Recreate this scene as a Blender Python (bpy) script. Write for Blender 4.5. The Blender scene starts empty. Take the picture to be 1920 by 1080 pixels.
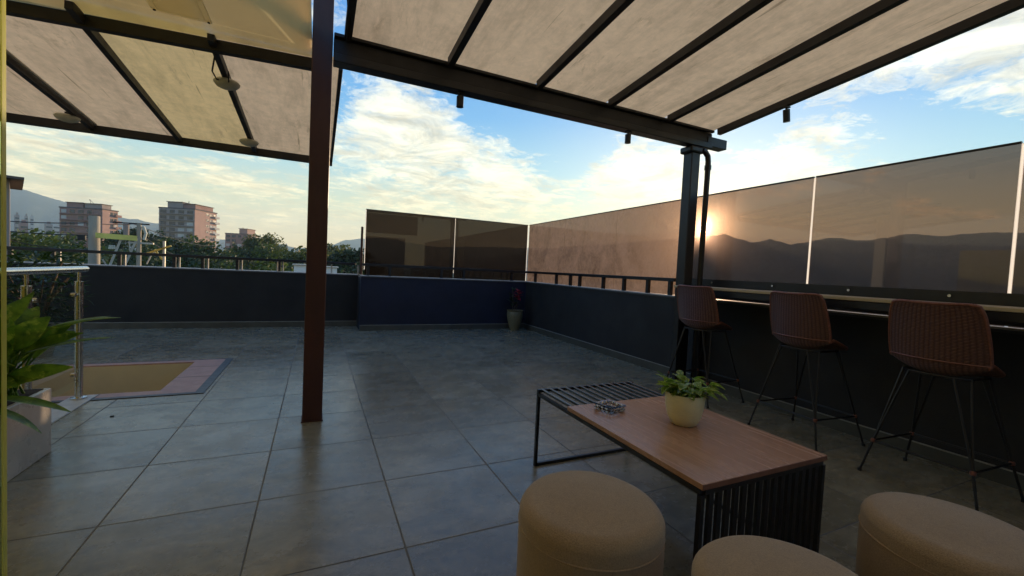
import bpy, bmesh, math, random
from mathutils import Vector, Matrix, noise
random.seed(7)
sc = bpy.context.scene
COL = sc.collection
rad = math.radians
# ------------------------------------------------------------------ camera
F, PITCH, YAW, ROLL, CAMZ = 790.39, -.0418, .4345, .0479, 1.188
cy, sy = math.cos(YAW), math.sin(YAW)
fwd = Vector((sy*math.cos(PITCH), cy*math.cos(PITCH), math.sin(PITCH)))
rgt = Vector((cy, -sy, 0)); upv = rgt.cross(fwd)
c_, s_ = math.cos(ROLL), math.sin(ROLL)
rgt2 = c_*rgt + s_*upv; up2 = -s_*rgt + c_*upv
CAM = Vector((0, 0, CAMZ))
cam = bpy.data.cameras.new('camera'); cam.lens = F*36/1920; cam.sensor_width = 36
cam.clip_start = .05; cam.clip_end = 20000
co = bpy.data.objects.new('camera', cam); COL.objects.link(co)
co.matrix_world = Matrix(((rgt2.x, up2.x, -fwd.x, 0), (rgt2.y, up2.y, -fwd.y, 0), (rgt2.z, up2.z, -fwd.z, CAMZ), (0, 0, 0, 1)))
sc.camera = co
def ray(u, v): return rgt2*((u-960)/F) + up2*((540-v)/F) + fwd
def azof(u, v): d = ray(u, v); return math.degrees(math.atan2(d.x, d.y))
def elof(u, v): d = ray(u, v); return math.degrees(math.atan2(d.z, math.hypot(d.x, d.y)))
def dirv(az, el): return Vector((math.sin(rad(az))*math.cos(rad(el)), math.cos(rad(az))*math.cos(rad(el)), math.sin(rad(el))))
# ------------------------------------------------------------------ exposure
sc.render.engine = 'CYCLES'
sc.view_settings.view_transform = 'Standard'; sc.view_settings.look = 'None'
sc.view_settings.exposure = 1.1; sc.view_settings.gamma = 1
cyc = sc.cycles
cyc.use_denoising = True; cyc.max_bounces = 10; cyc.diffuse_bounces = 5; cyc.transparent_max_bounces = 16
cyc.volume_bounces = 0; cyc.caustics_reflective = False; cyc.caustics_refractive = False; cyc.sample_clamp_indirect = 6
# ------------------------------------------------------------------ world
SUN_AZ, SUN_EL = 48.95, 6.3
W = bpy.data.worlds.new('World'); sc.world = W; W.use_nodes = True
nt = W.node_tree; nt.nodes.clear()
class NT:
    """small helper for node graphs"""
    def __init__(s, t): s.t = t
    def n(s, kind, **kw):
        nd = s.t.nodes.new(kind)
        for k, v in kw.items():
            if k.startswith('i_'):
                key = k[2:]; nd.inputs[int(key) if key.isdigit() else key].default_value = v
            else: setattr(nd, k, v)
        return nd
    def l(s, a, b): s.t.links.new(a, b)
    def m(s, op, a, b=None, c=None, clamp=False):
        nd = s.t.nodes.new('ShaderNodeMath'); nd.operation = op; nd.use_clamp = clamp
        for i, x in enumerate((a, b, c)):
            if x is None: continue
            if isinstance(x, (int, float)): nd.inputs[i].default_value = x
            else: s.l(x, nd.inputs[i])
        return nd.outputs[0]
    def vm(s, op, a, b=None):
        nd = s.t.nodes.new('ShaderNodeVectorMath'); nd.operation = op
        for i, x in enumerate((a, b)):
            if x is None: continue
            if isinstance(x, (tuple, list, Vector)): nd.inputs[i].default_value = tuple(x)
            else: s.l(x, nd.inputs[i])
        return nd.outputs['Value'] if op in ('DOT_PRODUCT', 'LENGTH') else nd.outputs[0]
    def mix(s, f, a, b, mode='MIX'):
        nd = s.t.nodes.new('ShaderNodeMix'); nd.data_type = 'RGBA'; nd.blend_type = mode
        for i, x in ((0, f), (6, a), (7, b)):
            if isinstance(x, (int, float)): nd.inputs[i].default_value = x
            elif isinstance(x, (tuple, list)): nd.inputs[i].default_value = tuple(x)+((1,) if len(x) == 3 else ())
            else: s.l(x, nd.inputs[i])
        return nd.outputs[2]
    def ramp(s, f, stops, interp='LINEAR'):
        nd = s.t.nodes.new('ShaderNodeValToRGB'); cr = nd.color_ramp; cr.interpolation = interp
        while len(cr.elements) < len(stops): cr.elements.new(.5)
        for e, (p, c) in zip(cr.elements, stops):
            e.position = p; e.color = (tuple(c)+(1,)) if isinstance(c, (tuple, list)) else (c, c, c, 1)
        s.l(f, nd.inputs[0]); return nd.outputs[0]
    def noise(s, vec, scale, detail=6, rough=.55, dist=0., out=0):
        nd = s.n('ShaderNodeTexNoise'); nd.inputs['Scale'].default_value = scale; nd.inputs['Detail'].default_value = detail
        nd.inputs['Roughness'].default_value = rough; nd.inputs['Distortion'].default_value = dist
        if vec is not None: s.l(vec, nd.inputs['Vector'])
        return nd.outputs[out]
w = NT(nt)
tc = w.n('ShaderNodeTexCoord'); D = w.vm('NORMALIZE', tc.outputs['Generated'])
sep = w.n('ShaderNodeSeparateXYZ'); w.l(D, sep.inputs[0]); Z = sep.outputs[2]
sky = w.n('ShaderNodeTexSky'); sky.sky_type = 'NISHITA'; sky.sun_disc = False
sky.sun_elevation = rad(SUN_EL); sky.sun_rotation = rad(SUN_AZ); sky.air_density = 1.0; sky.dust_density = 1.2; sky.ozone_density = 2.0
SUND = dirv(SUN_AZ, SUN_EL)
sdot = w.m('MAXIMUM', w.vm('DOT_PRODUCT', D, SUND), 0)
base = w.ramp(Z, [(0, (.74, .52, .22)), (.05, (.66, .52, .25)), (.13, (.42, .46, .31)), (.22, (.19, .37, .45)), (.33, (.065, .24, .46)), (.5, (.03, .16, .42)), (1, (.015, .08, .30))])
nis = w.mix(1.0, sky.outputs[0], (.05, .05, .05), 'MULTIPLY')
clear = w.mix(.10, base, nis)
# cloud layer laid on a flat sheet high above
zz = w.m('ADD', w.m('MAXIMUM', Z, 0.0), .09)
px = w.m('DIVIDE', sep.outputs[0], zz); py = w.m('DIVIDE', sep.outputs[1], zz)
cmb = w.n('ShaderNodeCombineXYZ'); w.l(px, cmb.inputs[0]); w.l(py, cmb.inputs[1]); cmb.inputs[2].default_value = 3.7
CP = cmb.outputs[0]
n1 = w.noise(CP, 0.75, 9, .62, .5)
n2 = w.noise(CP, 6.5, 11, .76, .8)
n3 = w.noise(CP, 2.6, 9, .66, .6)
dens = w.m('ADD', w.m('MULTIPLY', n1, .30), w.m('ADD', w.m('MULTIPLY', n2, .35), w.m('MULTIPLY', n3, .35)))
BUMPS = [  # (pixel, radius deg, gain)
 ((790, 250), 10, .058), ((930, 262), 5, .06), ((700, 190), 4, .03), ((850, 345), 3.5, -.03), ((690, 215), 6, .05), ((1130, 310), 4, .07), ((1060, 345), 3.5, -.05), ((1200, 300), 4, .05), ((900, 385), 9, .04), ((1230, 290), 5, .05), ((1540, 215), 9, .09), ((1440, 290), 6, .06),
 ((1760, 120), 10, .10), ((1860, 180), 7, .06), ((760, 340), 8, .04), ((1300, 345), 5, .05), ((100, 290), 10, .05), ((400, 330), 10, .03), ((950, 360), 8, .03),
 ((1700, 335), 9, -.07), ((1470, 375), 6, -.05), ((1850, 390), 6, -.05), ((1705, 388), 1.6, .16), ((1735, 400), 1.0, .10), ((1775, 408), 1.0, .10), ((1835, 408), 1.2, .10), ((1660, 322), 1.6, .09), ((650, 150), 3.5, -.12), ((880, 190), 3.0, -.10), ((960, 225), 5.5, -.11), ((1050, 235), 5, -.09), ((1120, 265), 3.0, -.05), ((1400, 240), 4, -.10), ((1510, 190), 3.5, -.04), ((1700, 250), 6, -.09), ((1800, 260), 5, -.08), ((1620, 60), 7, -.04), ((300, 290), 5, -.05), ((1250, 270), 3, -.03)]
for (u, v), r, g in BUMPS:
    d = ray(u, v).normalized()
    q = w.vm('DOT_PRODUCT', D, d)
    k = 1/(1-math.cos(rad(r)))
    e = w.m('EXPONENT', w.m('MULTIPLY', w.m('SUBTRACT', q, 1.0), k))
    dens = w.m('ADD', dens, w.m('MULTIPLY', e, g))
cov = w.ramp(dens, [(.500, 0), (.540, .40), (.590, .80), (.66, 1.0)], 'EASE')
ccol = w.ramp(Z, [(0, (.76, .54, .23)), (.10, (.70, .58, .31)), (.22, (.62, .58, .43)), (.45, (.52, .52, .46))])
shade = w.ramp(w.noise(CP, 3.3, 9, .68, .8), [(.36, .60), (.60, 1.16)])
ccol = w.mix(1.0, ccol, shade, 'MULTIPLY')
skyc = w.mix(cov, clear, ccol)
# forward glow of the low sun in the air, and its disc
g1 = w.m('POWER', sdot, 24.0); g2 = w.m('POWER', sdot, 900.0); g3 = w.m('GREATER_THAN', sdot, math.cos(rad(.62)))
glow = w.m('ADD', w.m('MULTIPLY', g1, .30), w.m('ADD', w.m('MULTIPLY', g2, 5.0), w.m('MULTIPLY', g3, 60.0)))
skyc = w.mix(1.0, skyc, w.mix(1.0, w.mix(0, (1, .72, .40), (1, 1, 1)), glow, 'MULTIPLY'), 'ADD')
# below the horizon
skyc = w.mix(w.m('LESS_THAN', Z, -.005), skyc, (.10, .11, .08))
bg = w.n('ShaderNodeBackground'); bg.inputs['Strength'].default_value = 1.0
w.l(skyc, bg.inputs[0]); wo = w.n('ShaderNodeOutputWorld'); w.l(bg.outputs[0], wo.inputs[0])
W.cycles.sampling_method = 'MANUAL'; W.cycles.sample_map_resolution = 1024
# ------------------------------------------------------------------ sun
sl = bpy.data.lights.new('sun', 'SUN'); sl.energy = 4.5; sl.angle = rad(.55); sl.color = (1, .72, .46)
so = bpy.data.objects.new('sun', sl); COL.objects.link(so); so.location = SUND*60
so.rotation_euler = (-SUND).to_track_quat('-Z', 'Y').to_euler()

# ------------------------------------------------------------------ materials
MATS = {}
def newmat(name):
    m = bpy.data.materials.new(name); m.use_nodes = True; m.node_tree.nodes.clear()
    g = NT(m.node_tree); out = g.n('ShaderNodeOutputMaterial'); MATS[name] = m
    return m, g, out
def pbsdf(g, col, rough=.5, metal=0., spec=.5, **kw):
    b = g.n('ShaderNodeBsdfPrincipled')
    if isinstance(col, (tuple, list)): b.inputs['Base Color'].default_value = tuple(col)+(1,)
    else: g.l(col, b.inputs['Base Color'])
    if isinstance(rough, (int, float)): b.inputs['Roughness'].default_value = rough
    else: g.l(rough, b.inputs['Roughness'])
    b.inputs['Metallic'].default_value = metal; b.inputs['Specular IOR Level'].default_value = spec
    for k, v in kw.items(): b.inputs[k].default_value = v
    return b
def bump(g, b, h, strength=.3, dist=.01):
    n = g.n('ShaderNodeBump'); n.inputs['Strength'].default_value = strength; n.inputs['Distance'].default_value = dist
    g.l(h, n.inputs['Height']); g.l(n.outputs[0], b.inputs['Normal'])
def objco(g): return g.n('ShaderNodeTexCoord').outputs['Object']
def geoco(g): return g.n('ShaderNodeNewGeometry').outputs['Position']
def stretch(g, v, s):
    n = g.n('ShaderNodeMapping'); n.inputs['Scale'].default_value = s; g.l(v, n.inputs['Vector']); return n.outputs[0]
def simple(name, col, rough=.5, metal=0., var=.12, scale=8., bmp=0., bscale=60., spec=.5, sv=(1, 1, 1), **kw):
    m, g, out = newmat(name); p = stretch(g, geoco(g), sv)
    n = g.noise(p, scale, 5, .6)
    c = g.mix(1.0, tuple(col), g.ramp(n, [(.3, 1-var), (.7, 1+var)]), 'MULTIPLY')
    r = g.ramp(g.noise(p, scale*1.7, 4), [(.3, max(0, rough-.06)), (.7, min(1, rough+.08))])
    b = pbsdf(g, c, r, metal, spec, **kw)
    if bmp: bump(g, b, g.noise(p, bscale, 4, .6), bmp, .004)
    g.l(b.outputs[0], out.inputs[0]); return m
simple('black_metal', (.012, .012, .013), .38, 0, .25, 12, .15, 90)
simple('black_gloss', (.02, .02, .021), .2, 0, .2, 12, spec=.9)
simple('beam_metal', (.017, .016, .018), .55, 0, .3, 6, .2, 60)
simple('maroon_paint', (.066, .021, .013), .42, 0, .22, 5, .25, 50, sv=(1, 1, .3))
simple('charcoal_wall', (.013, .0125, .012), .7, 0, .35, 2.2, .35, 120)
simple('grey_wall', (.018, .017, .016), .7, 0, .35, 2.2, .35, 120)
simple('navy_wall', (.009, .011, .026), .65, 0, .3, 2.2, .35, 120)
simple('skirting', (.07, .07, .055), .4, 0, .25, 5, .1)
simple('skirting_edge', (.30, .29, .25), .45, 0, .2, 9)
simple('coping', (.55, .52, .46), .5, 0, .2, 7, .2, 80)
simple('coping_dark', (.06, .058, .056), .6, 0, .2, 7, .2, 80)
m, g, out = newmat('cream_ceiling'); b = pbsdf(g, (.70, .64, .46), .5)
t = g.n('ShaderNodeBsdfTranslucent'); t.inputs[0].default_value = (1.0, .93, .62, 1); mx = g.n('ShaderNodeMixShader'); mx.inputs[0].default_value = .65
g.l(b.outputs[0], mx.inputs[1]); g.l(t.outputs[0], mx.inputs[2]); g.l(mx.outputs[0], out.inputs[0])
m, g, out = newmat('vent_white'); b = pbsdf(g, (.72, .68, .55), .5)
t = g.n('ShaderNodeBsdfTranslucent'); t.inputs[0].default_value = (1, .97, .86, 1); mx = g.n('ShaderNodeMixShader'); mx.inputs[0].default_value = .88
g.l(b.outputs[0], mx.inputs[1]); g.l(t.outputs[0], mx.inputs[2]); g.l(mx.outputs[0], out.inputs[0])
simple('ochre_wall', (.62, .52, .33), .8, 0, .14, 1.5, .3, 60)
simple('olive_wall', (.52, .47, .08), .8, 0, .10, 1.5, .2, 60)
simple('white_paint', (.78, .77, .72), .5, 0, .06, 6)
simple('threshold', (.52, .53, .50), .35, 0, .12, 14, .1)
simple('pink_tile', (.42, .245, .185), .45, 0, .14, 9, .2, 90)
simple('dark_trim', (.055, .055, .05), .4, 0, .2, 9)
simple('steel', (.62, .60, .56), .22, 1, .08, 20)
simple('brass', (.45, .33, .10), .3, 1, .1, 20)
simple('pot_ceramic', (.72, .64, .36), .42, 0, .08, 30, .25, 160, sv=(1, 1, 7))
simple('urn_ceramic', (.17, .145, .075), .55, 0, .35, 30, .5, 60, sv=(1, 1, 5))
simple('soil', (.03, .02, .014), .95, 0, .4, 60, .8, 120)
simple('planter_stone', (.44, .39, .33), .28, 0, .16, 5, .1, 40)
simple('concrete', (.38, .33, .25), .85, 0, .15, 3, .3, 40, sv=(1, 1, .4))
simple('galvanised', (.50, .47, .40), .45, .4, .15, 5)
simple('yellow_steel', (.80, .68, .16), .5, 0, .15, 3)
simple('rubber', (.012, .012, .012), .8)
simple('red_petal', (.42, .012, .03), .45, 0, .3, 60)
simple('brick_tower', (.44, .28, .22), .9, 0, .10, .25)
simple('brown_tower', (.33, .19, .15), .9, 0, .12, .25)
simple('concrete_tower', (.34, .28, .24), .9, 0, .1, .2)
simple('pale_render', (.55, .53, .47), .9, 0, .1, .4)
simple('tower_pane', (.05, .055, .06), .15, 0, .5, .5)
simple('roof_dark', (.12, .10, .09), .9)
simple('bark', (.10, .07, .045), .9, 0, .3, 3, .5, 20)
simple('wire', (.02, .02, .02), .6)
simple('lamp_white', (.62, .60, .48), .5, 0, .06, 20)

def leafmat(name, c1, c2, rough=.45, scale=3., trans=.35, vein=None):
    m, g, out = newmat(name); p = geoco(g)
    n = g.noise(p, scale, 4, .6)
    c = g.mix(g.ramp(n, [(.38, 0), (.62, 1)]), c1, c2)
    if vein is not None:
        n2 = g.noise(p, vein[0], 3, .6)
        c = g.mix(g.ramp(n2, [(.55, 0), (.66, 1)]), c, vein[1])
    b = pbsdf(g, c, rough, 0, .4)
    t = g.n('ShaderNodeBsdfTranslucent'); g.l(g.mix(1.0, c, (1.3, 1.4, .6), 'MULTIPLY'), t.inputs[0])
    mx = g.n('ShaderNodeMixShader'); mx.inputs[0].default_value = trans
    g.l(b.outputs[0], mx.inputs[1]); g.l(t.outputs[0], mx.inputs[2]); g.l(mx.outputs[0], out.inputs[0])
leafmat('leaf_pothos', (.24, .36, .06), (.11, .22, .03), .35, 30, .35, (60, (.60, .62, .25)))
leafmat('leaf_lily', (.15, .27, .03), (.045, .115, .02), .38, 14, .4, (26, (.26, .34, .06)))
leafmat('leaf_dark', (.025, .06, .015), (.015, .035, .01), .5, 5, .2)
leafmat('tree_leaf', (.10, .13, .022), (.040, .065, .014), .6, .35, .3)
leafmat('tree_leaf_olive', (.15, .15, .03), (.06, .075, .018), .6, .35, .3)
leafmat('tree_leaf_deep', (.045, .075, .018), (.018, .036, .011), .6, .35, .2)

# floor: 60 cm tiles
m, g, out = newmat('floor_tile'); p = geoco(g)
mp = g.n('ShaderNodeMapping'); mp.inputs['Location'].default_value = (.2309, -1.7335, 0); g.l(p, mp.inputs[0])
sx = g.n('ShaderNodeSeparateXYZ'); g.l(mp.outputs[0], sx.inputs[0])
ux = g.m('DIVIDE', sx.outputs[0], .6); uy = g.m('DIVIDE', sx.outputs[1], .6)
fx = g.m('PINGPONG', ux, .5); fy = g.m('PINGPONG', uy, .5)
edge = g.m('MINIMUM', fx, fy)
grout = g.ramp(edge, [(.0035, 1), (.0062, 0)])
cb = g.n('ShaderNodeCombineXYZ'); g.l(g.m('FLOOR', ux), cb.inputs[0]); g.l(g.m('FLOOR', uy), cb.inputs[1])
wn = g.n('ShaderNodeTexWhiteNoise'); g.l(cb.outputs[0], wn.inputs['Vector'])
off = g.vm('MULTIPLY', wn.outputs['Color'], (30, 30, 30)); pp = g.vm('ADD', p, off)
sl1 = g.noise(stretch(g, pp, (1, 2.2, 1)), 3.2, 9, .68, .8); sl2 = g.noise(pp, 26, 6, .7, .4)
tile = g.ramp(sl1, [(.28, (.142, .128, .080)), (.5, (.228, .205, .132)), (.72, (.32, .29, .20))])
tile = g.mix(1.0, tile, g.ramp(sl2, [(.3, .80), (.7, 1.16)]), 'MULTIPLY')
tile = g.mix(1.0, tile, g.ramp(wn.outputs['Value'], [(0, .80), (1, 1.14)]), 'MULTIPLY')
dirt = g.noise(p, 1.3, 5, .6, .4)
tile = g.mix(g.ramp(dirt, [(.58, 0), (.75, .28)]), tile, (.085, .080, .066))
fl = g.noise(stretch(g, pp, (1, 2.6, 1)), 38, 5, .75, 1.5)
tile = g.mix(g.ramp(fl, [(.60, 0), (.70, .5)]), tile, (.40, .38, .31))
tile = g.mix(g.ramp(fl, [(.30, .45), (.40, 0)]), tile, (.08, .078, .065))
colr = g.mix(grout, tile, g.mix(g.ramp(g.noise(p, .9, 3), [(.4, 0), (.6, 1)]), (.17, .165, .145), (.045, .045, .043)))
rgh = g.ramp(g.noise(pp, 5, 6, .65), [(.3, .19), (.7, .34)])
rgh = g.mix(grout, rgh, (.9, .9, .9))
b = pbsdf(g, colr, rgh, 0, .68)
h = g.m('SUBTRACT', g.m('ADD', g.m('MULTIPLY', sl1, .5), g.m('MULTIPLY', sl2, .35)), g.m('MULTIPLY', grout, 1.2))
bump(g, b, h, .6, .003); g.l(b.outputs[0], out.inputs[0])

# cement board canopy sheets, stained, made strongly translucent to brighten their undersides
def boardmat(name, tint, streak):
    m, g, out = newmat(name); p = geoco(g)
    a = g.noise(stretch(g, p, (2.4, .5, 1)), 2.0, 10, .72, .25); bb = g.noise(p, 11, 6, .7, .3)
    c = g.ramp(a, [(.3, tuple(x*.70 for x in tint)), (.55, tint), (.75, tuple(min(1, x*1.07) for x in tint))])
    c = g.mix(1.0, c, g.ramp(bb, [(.3, .86), (.7, 1.06)]), 'MULTIPLY')
    st = g.noise(stretch(g, p, (2.4, .8, 1)), 1.5, 9, .75, .35)
    c = g.mix(g.ramp(st, [(.58, 0), (.70, streak)]), c, (.30, .23, .15))
    sc2 = g.noise(stretch(g, p, (26, .9, 1)), 1.0, 4, .6, .2)
    c = g.mix(g.ramp(sc2, [(.66, 0), (.71, streak*.8)]), c, (.22, .15, .08))
    b = pbsdf(g, c, .75, 0, .3); bump(g, b, bb, .15, .003)
    t = g.n('ShaderNodeBsdfTranslucent'); g.l(g.mix(1.0, c, (1.2, .93, .62), 'MULTIPLY'), t.inputs[0])
    mx = g.n('ShaderNodeMixShader'); mx.inputs[0].default_value = .80
    g.l(b.outputs[0], mx.inputs[1]); g.l(t.outputs[0], mx.inputs[2]); g.l(mx.outputs[0], out.inputs[0])
boardmat('canopy_board', (.76, .635, .46), .7)
boardmat('canopy_board_yellow', (.80, .67, .37), .75)

def glassmat(name, tint, dust, dustcol, gloss=1.0, scatter=None):
    m, g, out = newmat(name); p = geoco(g)
    tr = g.n('ShaderNodeBsdfTransparent'); tr.inputs[0].default_value = tuple(tint)+(1,)
    gl = g.n('ShaderNodeBsdfGlossy'); gl.inputs['Roughness'].default_value = .015
    fr = g.n('ShaderNodeFresnel'); fr.inputs[0].default_value = 1.5; geo = g.n('ShaderNodeNewGeometry')
    front = g.m('SUBTRACT', 1.0, geo.outputs['Backfacing'])
    mx = g.n('ShaderNodeMixShader'); g.l(g.m('MULTIPLY', g.m('MULTIPLY', fr.outputs[0], gloss*2.0, None, True), front), mx.inputs[0]); g.l(tr.outputs[0], mx.inputs[1]); g.l(gl.outputs[0], mx.inputs[2])
    last = mx.outputs[0]
    if scatter:
        rf = g.n('ShaderNodeBsdfRefraction'); rf.inputs['Color'].default_value = tuple(min(1, x*1.35) for x in tint)+(1,); rf.inputs['Roughness'].default_value = scatter[1]; rf.inputs['IOR'].default_value = scatter[2]
        ms = g.n('ShaderNodeMixShader'); ms.inputs[0].default_value = scatter[0]; g.l(last, ms.inputs[1]); g.l(rf.outputs[0], ms.inputs[2]); last = ms.outputs[0]
    if dust:
        a = g.noise(stretch(g, p, (1.3, 1.3, .9)), 1.8, 9, .75, 1.2); c = g.noise(p, 14, 5, .7, .8)
        f = g.m('MULTIPLY', g.m('ADD', g.m('MULTIPLY', a, .65), g.m('MULTIPLY', c, .35)), 1.0)
        f = g.ramp(f, [(.36, dust*.45), (.5, dust), (.64, min(1, dust*1.5))])
        t = g.n('ShaderNodeBsdfTranslucent'); t.inputs[0].default_value = tuple(dustcol)+(1,)
        d = g.n('ShaderNodeBsdfDiffuse'); d.inputs[0].default_value = tuple(x*.6 for x in dustcol)+(1,)
        md = g.n('ShaderNodeMixShader'); md.inputs[0].default_value = .4; g.l(t.outputs[0], md.inputs[1]); g.l(d.outputs[0], md.inputs[2])
        m2 = g.n('ShaderNodeMixShader'); g.l(f, m2.inputs[0]); g.l(last, m2.inputs[1]); g.l(md.outputs[0], m2.inputs[2]); last = m2.outputs[0]
    g.l(last, out.inputs[0])
glassmat('glass_bronze', (.47, .395, .36), .012, (.8, .6, .48), .42, (.0042, 1.0, 1.03))
glassmat('glass_dusty', (.32, .27, .24), .30, (.84, .70, .60), .5, (.030, 1.0, 1.13))
glassmat('glass_film', (.19, .165, .15), .06, (.22, .18, .14), .45)
glassmat('glass_clear', (.93, .96, .93), .01, (.6, .6, .5), 1.0)
glassmat('glass_door', (.80, .88, .66), .02, (.75, .78, .35), 1.0)
m, g, out = newmat('glass_edge'); b = pbsdf(g, (.62, .62, .22), .2, 0, .5)
t = g.n('ShaderNodeBsdfTranslucent'); t.inputs[0].default_value = (.85, .85, .35, 1); mx = g.n('ShaderNodeMixShader'); mx.inputs[0].default_value = .6
g.l(b.outputs[0], mx.inputs[1]); g.l(t.outputs[0], mx.inputs[2]); g.l(mx.outputs[0], out.inputs[0])
m, g, out = newmat('seam_glow'); b = pbsdf(g, (.9, .88, .8), .3)  # near-white strip standing for the light glowing in the pane edges
t = g.n('ShaderNodeBsdfTranslucent'); t.inputs[0].default_value = (1, 1, .97, 1); mx = g.n('ShaderNodeMixShader'); mx.inputs[0].default_value = .97
g.l(b.outputs[0], mx.inputs[1]); g.l(t.outputs[0], mx.inputs[2]); g.l(mx.outputs[0], out.inputs[0])
m, g, out = newmat('crystal'); b = pbsdf(g, (.95, .93, .9), .03, 0, .5); b.inputs['Transmission Weight'].default_value = 1; b.inputs['IOR'].default_value = 1.5
g.l(b.outputs[0], out.inputs[0])

# wood
m, g, out = newmat('table_wood'); p = objco(g)
q = stretch(g, p, (9, .8, 1)); a = g.noise(q, 3.0, 8, .65, 1.0); f2 = g.noise(stretch(g, p, (60, 2.5, 1)), 3, 5, .7)
c = g.ramp(a, [(.28, (.32, .165, .095)), (.5, (.40, .22, .13)), (.72, (.47, .275, .17))])
c = g.mix(1.0, c, g.ramp(f2, [(.3, .94), (.7, 1.04)]), 'MULTIPLY')
bx_ = g.n('ShaderNodeSeparateXYZ'); g.l(p, bx_.inputs[0])
b = pbsdf(g, c, g.ramp(a, [(.3, .20), (.7, .32)]), 0, .6); bump(g, b, f2, .06, .001); g.l(b.outputs[0], out.inputs[0])
simple('table_edge_shaded', (.20, .085, .05), .4, 0, .2, 20)  # wood edge colour with its weaker light darkened in
simple('counter_wood', (.50, .40, .24), .35, 0, .1, 6, sv=(4, .5, 1))
# pouf fabric
m, g, out = newmat('pouf_fabric'); p = objco(g)
nn = g.noise(p, 260, 3, .7); n2 = g.noise(p, 5, 5, .6, .3); n4 = g.noise(stretch(g, p, (1, 1, 6)), 60, 4, .6)
c = g.mix(1.0, (.33, .235, .130), g.ramp(nn, [(.3, .74), (.7, 1.2)]), 'MULTIPLY')
c = g.mix(1.0, c, g.ramp(n2, [(.3, .90), (.7, 1.08)]), 'MULTIPLY')
c = g.mix(1.0, c, g.ramp(n4, [(.3, .93), (.7, 1.06)]), 'MULTIPLY')
b = pbsdf(g, c, .9, 0, .2); b.inputs['Sheen Weight'].default_value = .3; bump(g, b, nn, .5, .002); g.l(b.outputs[0], out.inputs[0])
# wicker: woven in UV
m, g, out = newmat('wicker'); uvn = g.n('ShaderNodeTexCoord').outputs['UV']
su = g.n('ShaderNodeSeparateXYZ'); g.l(uvn, su.inputs[0])
NU, NV = 20.0, 84.0
iu = g.m('FLOOR', g.m('MULTIPLY', su.outputs[0], NU)); iv = g.m('FLOOR', g.m('MULTIPLY', su.outputs[1], NV))
par = g.m('MODULO', g.m('ADD', iu, iv), 2.0)
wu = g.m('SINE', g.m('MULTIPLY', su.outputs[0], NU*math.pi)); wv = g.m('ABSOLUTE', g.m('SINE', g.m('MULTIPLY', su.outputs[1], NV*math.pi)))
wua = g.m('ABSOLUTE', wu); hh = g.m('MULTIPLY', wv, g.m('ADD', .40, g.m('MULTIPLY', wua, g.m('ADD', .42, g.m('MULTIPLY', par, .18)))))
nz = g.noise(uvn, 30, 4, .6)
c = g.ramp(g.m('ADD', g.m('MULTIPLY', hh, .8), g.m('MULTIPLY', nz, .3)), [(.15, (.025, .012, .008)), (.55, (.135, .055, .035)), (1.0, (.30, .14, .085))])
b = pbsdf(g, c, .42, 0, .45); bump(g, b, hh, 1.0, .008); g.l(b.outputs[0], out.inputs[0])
simple('wicker_rim', (.20, .075, .045), .42, 0, .3, 60)
# ground far below, hills
m, g, out = newmat('ground_cover'); p = geoco(g)
c = g.ramp(g.noise(p, .035, 8, .65), [(.35, (.03, .05, .02)), (.55, (.06, .08, .035)), (.68, (.14, .12, .09))])
b = pbsdf(g, c, .9, 0, .1); g.l(b.outputs[0], out.inputs[0])
m, g, out = newmat('hill_forest'); p = geoco(g)
c = g.ramp(g.noise(p, .012, 9, .7), [(.35, (.022, .036, .028)), (.6, (.045, .06, .04)), (.7, (.08, .08, .055))])
b = pbsdf(g, c, .95, 0, .05); bump(g, b, g.noise(p, .02, 8, .7), .8, 20); g.l(b.outputs[0], out.inputs[0])

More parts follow.
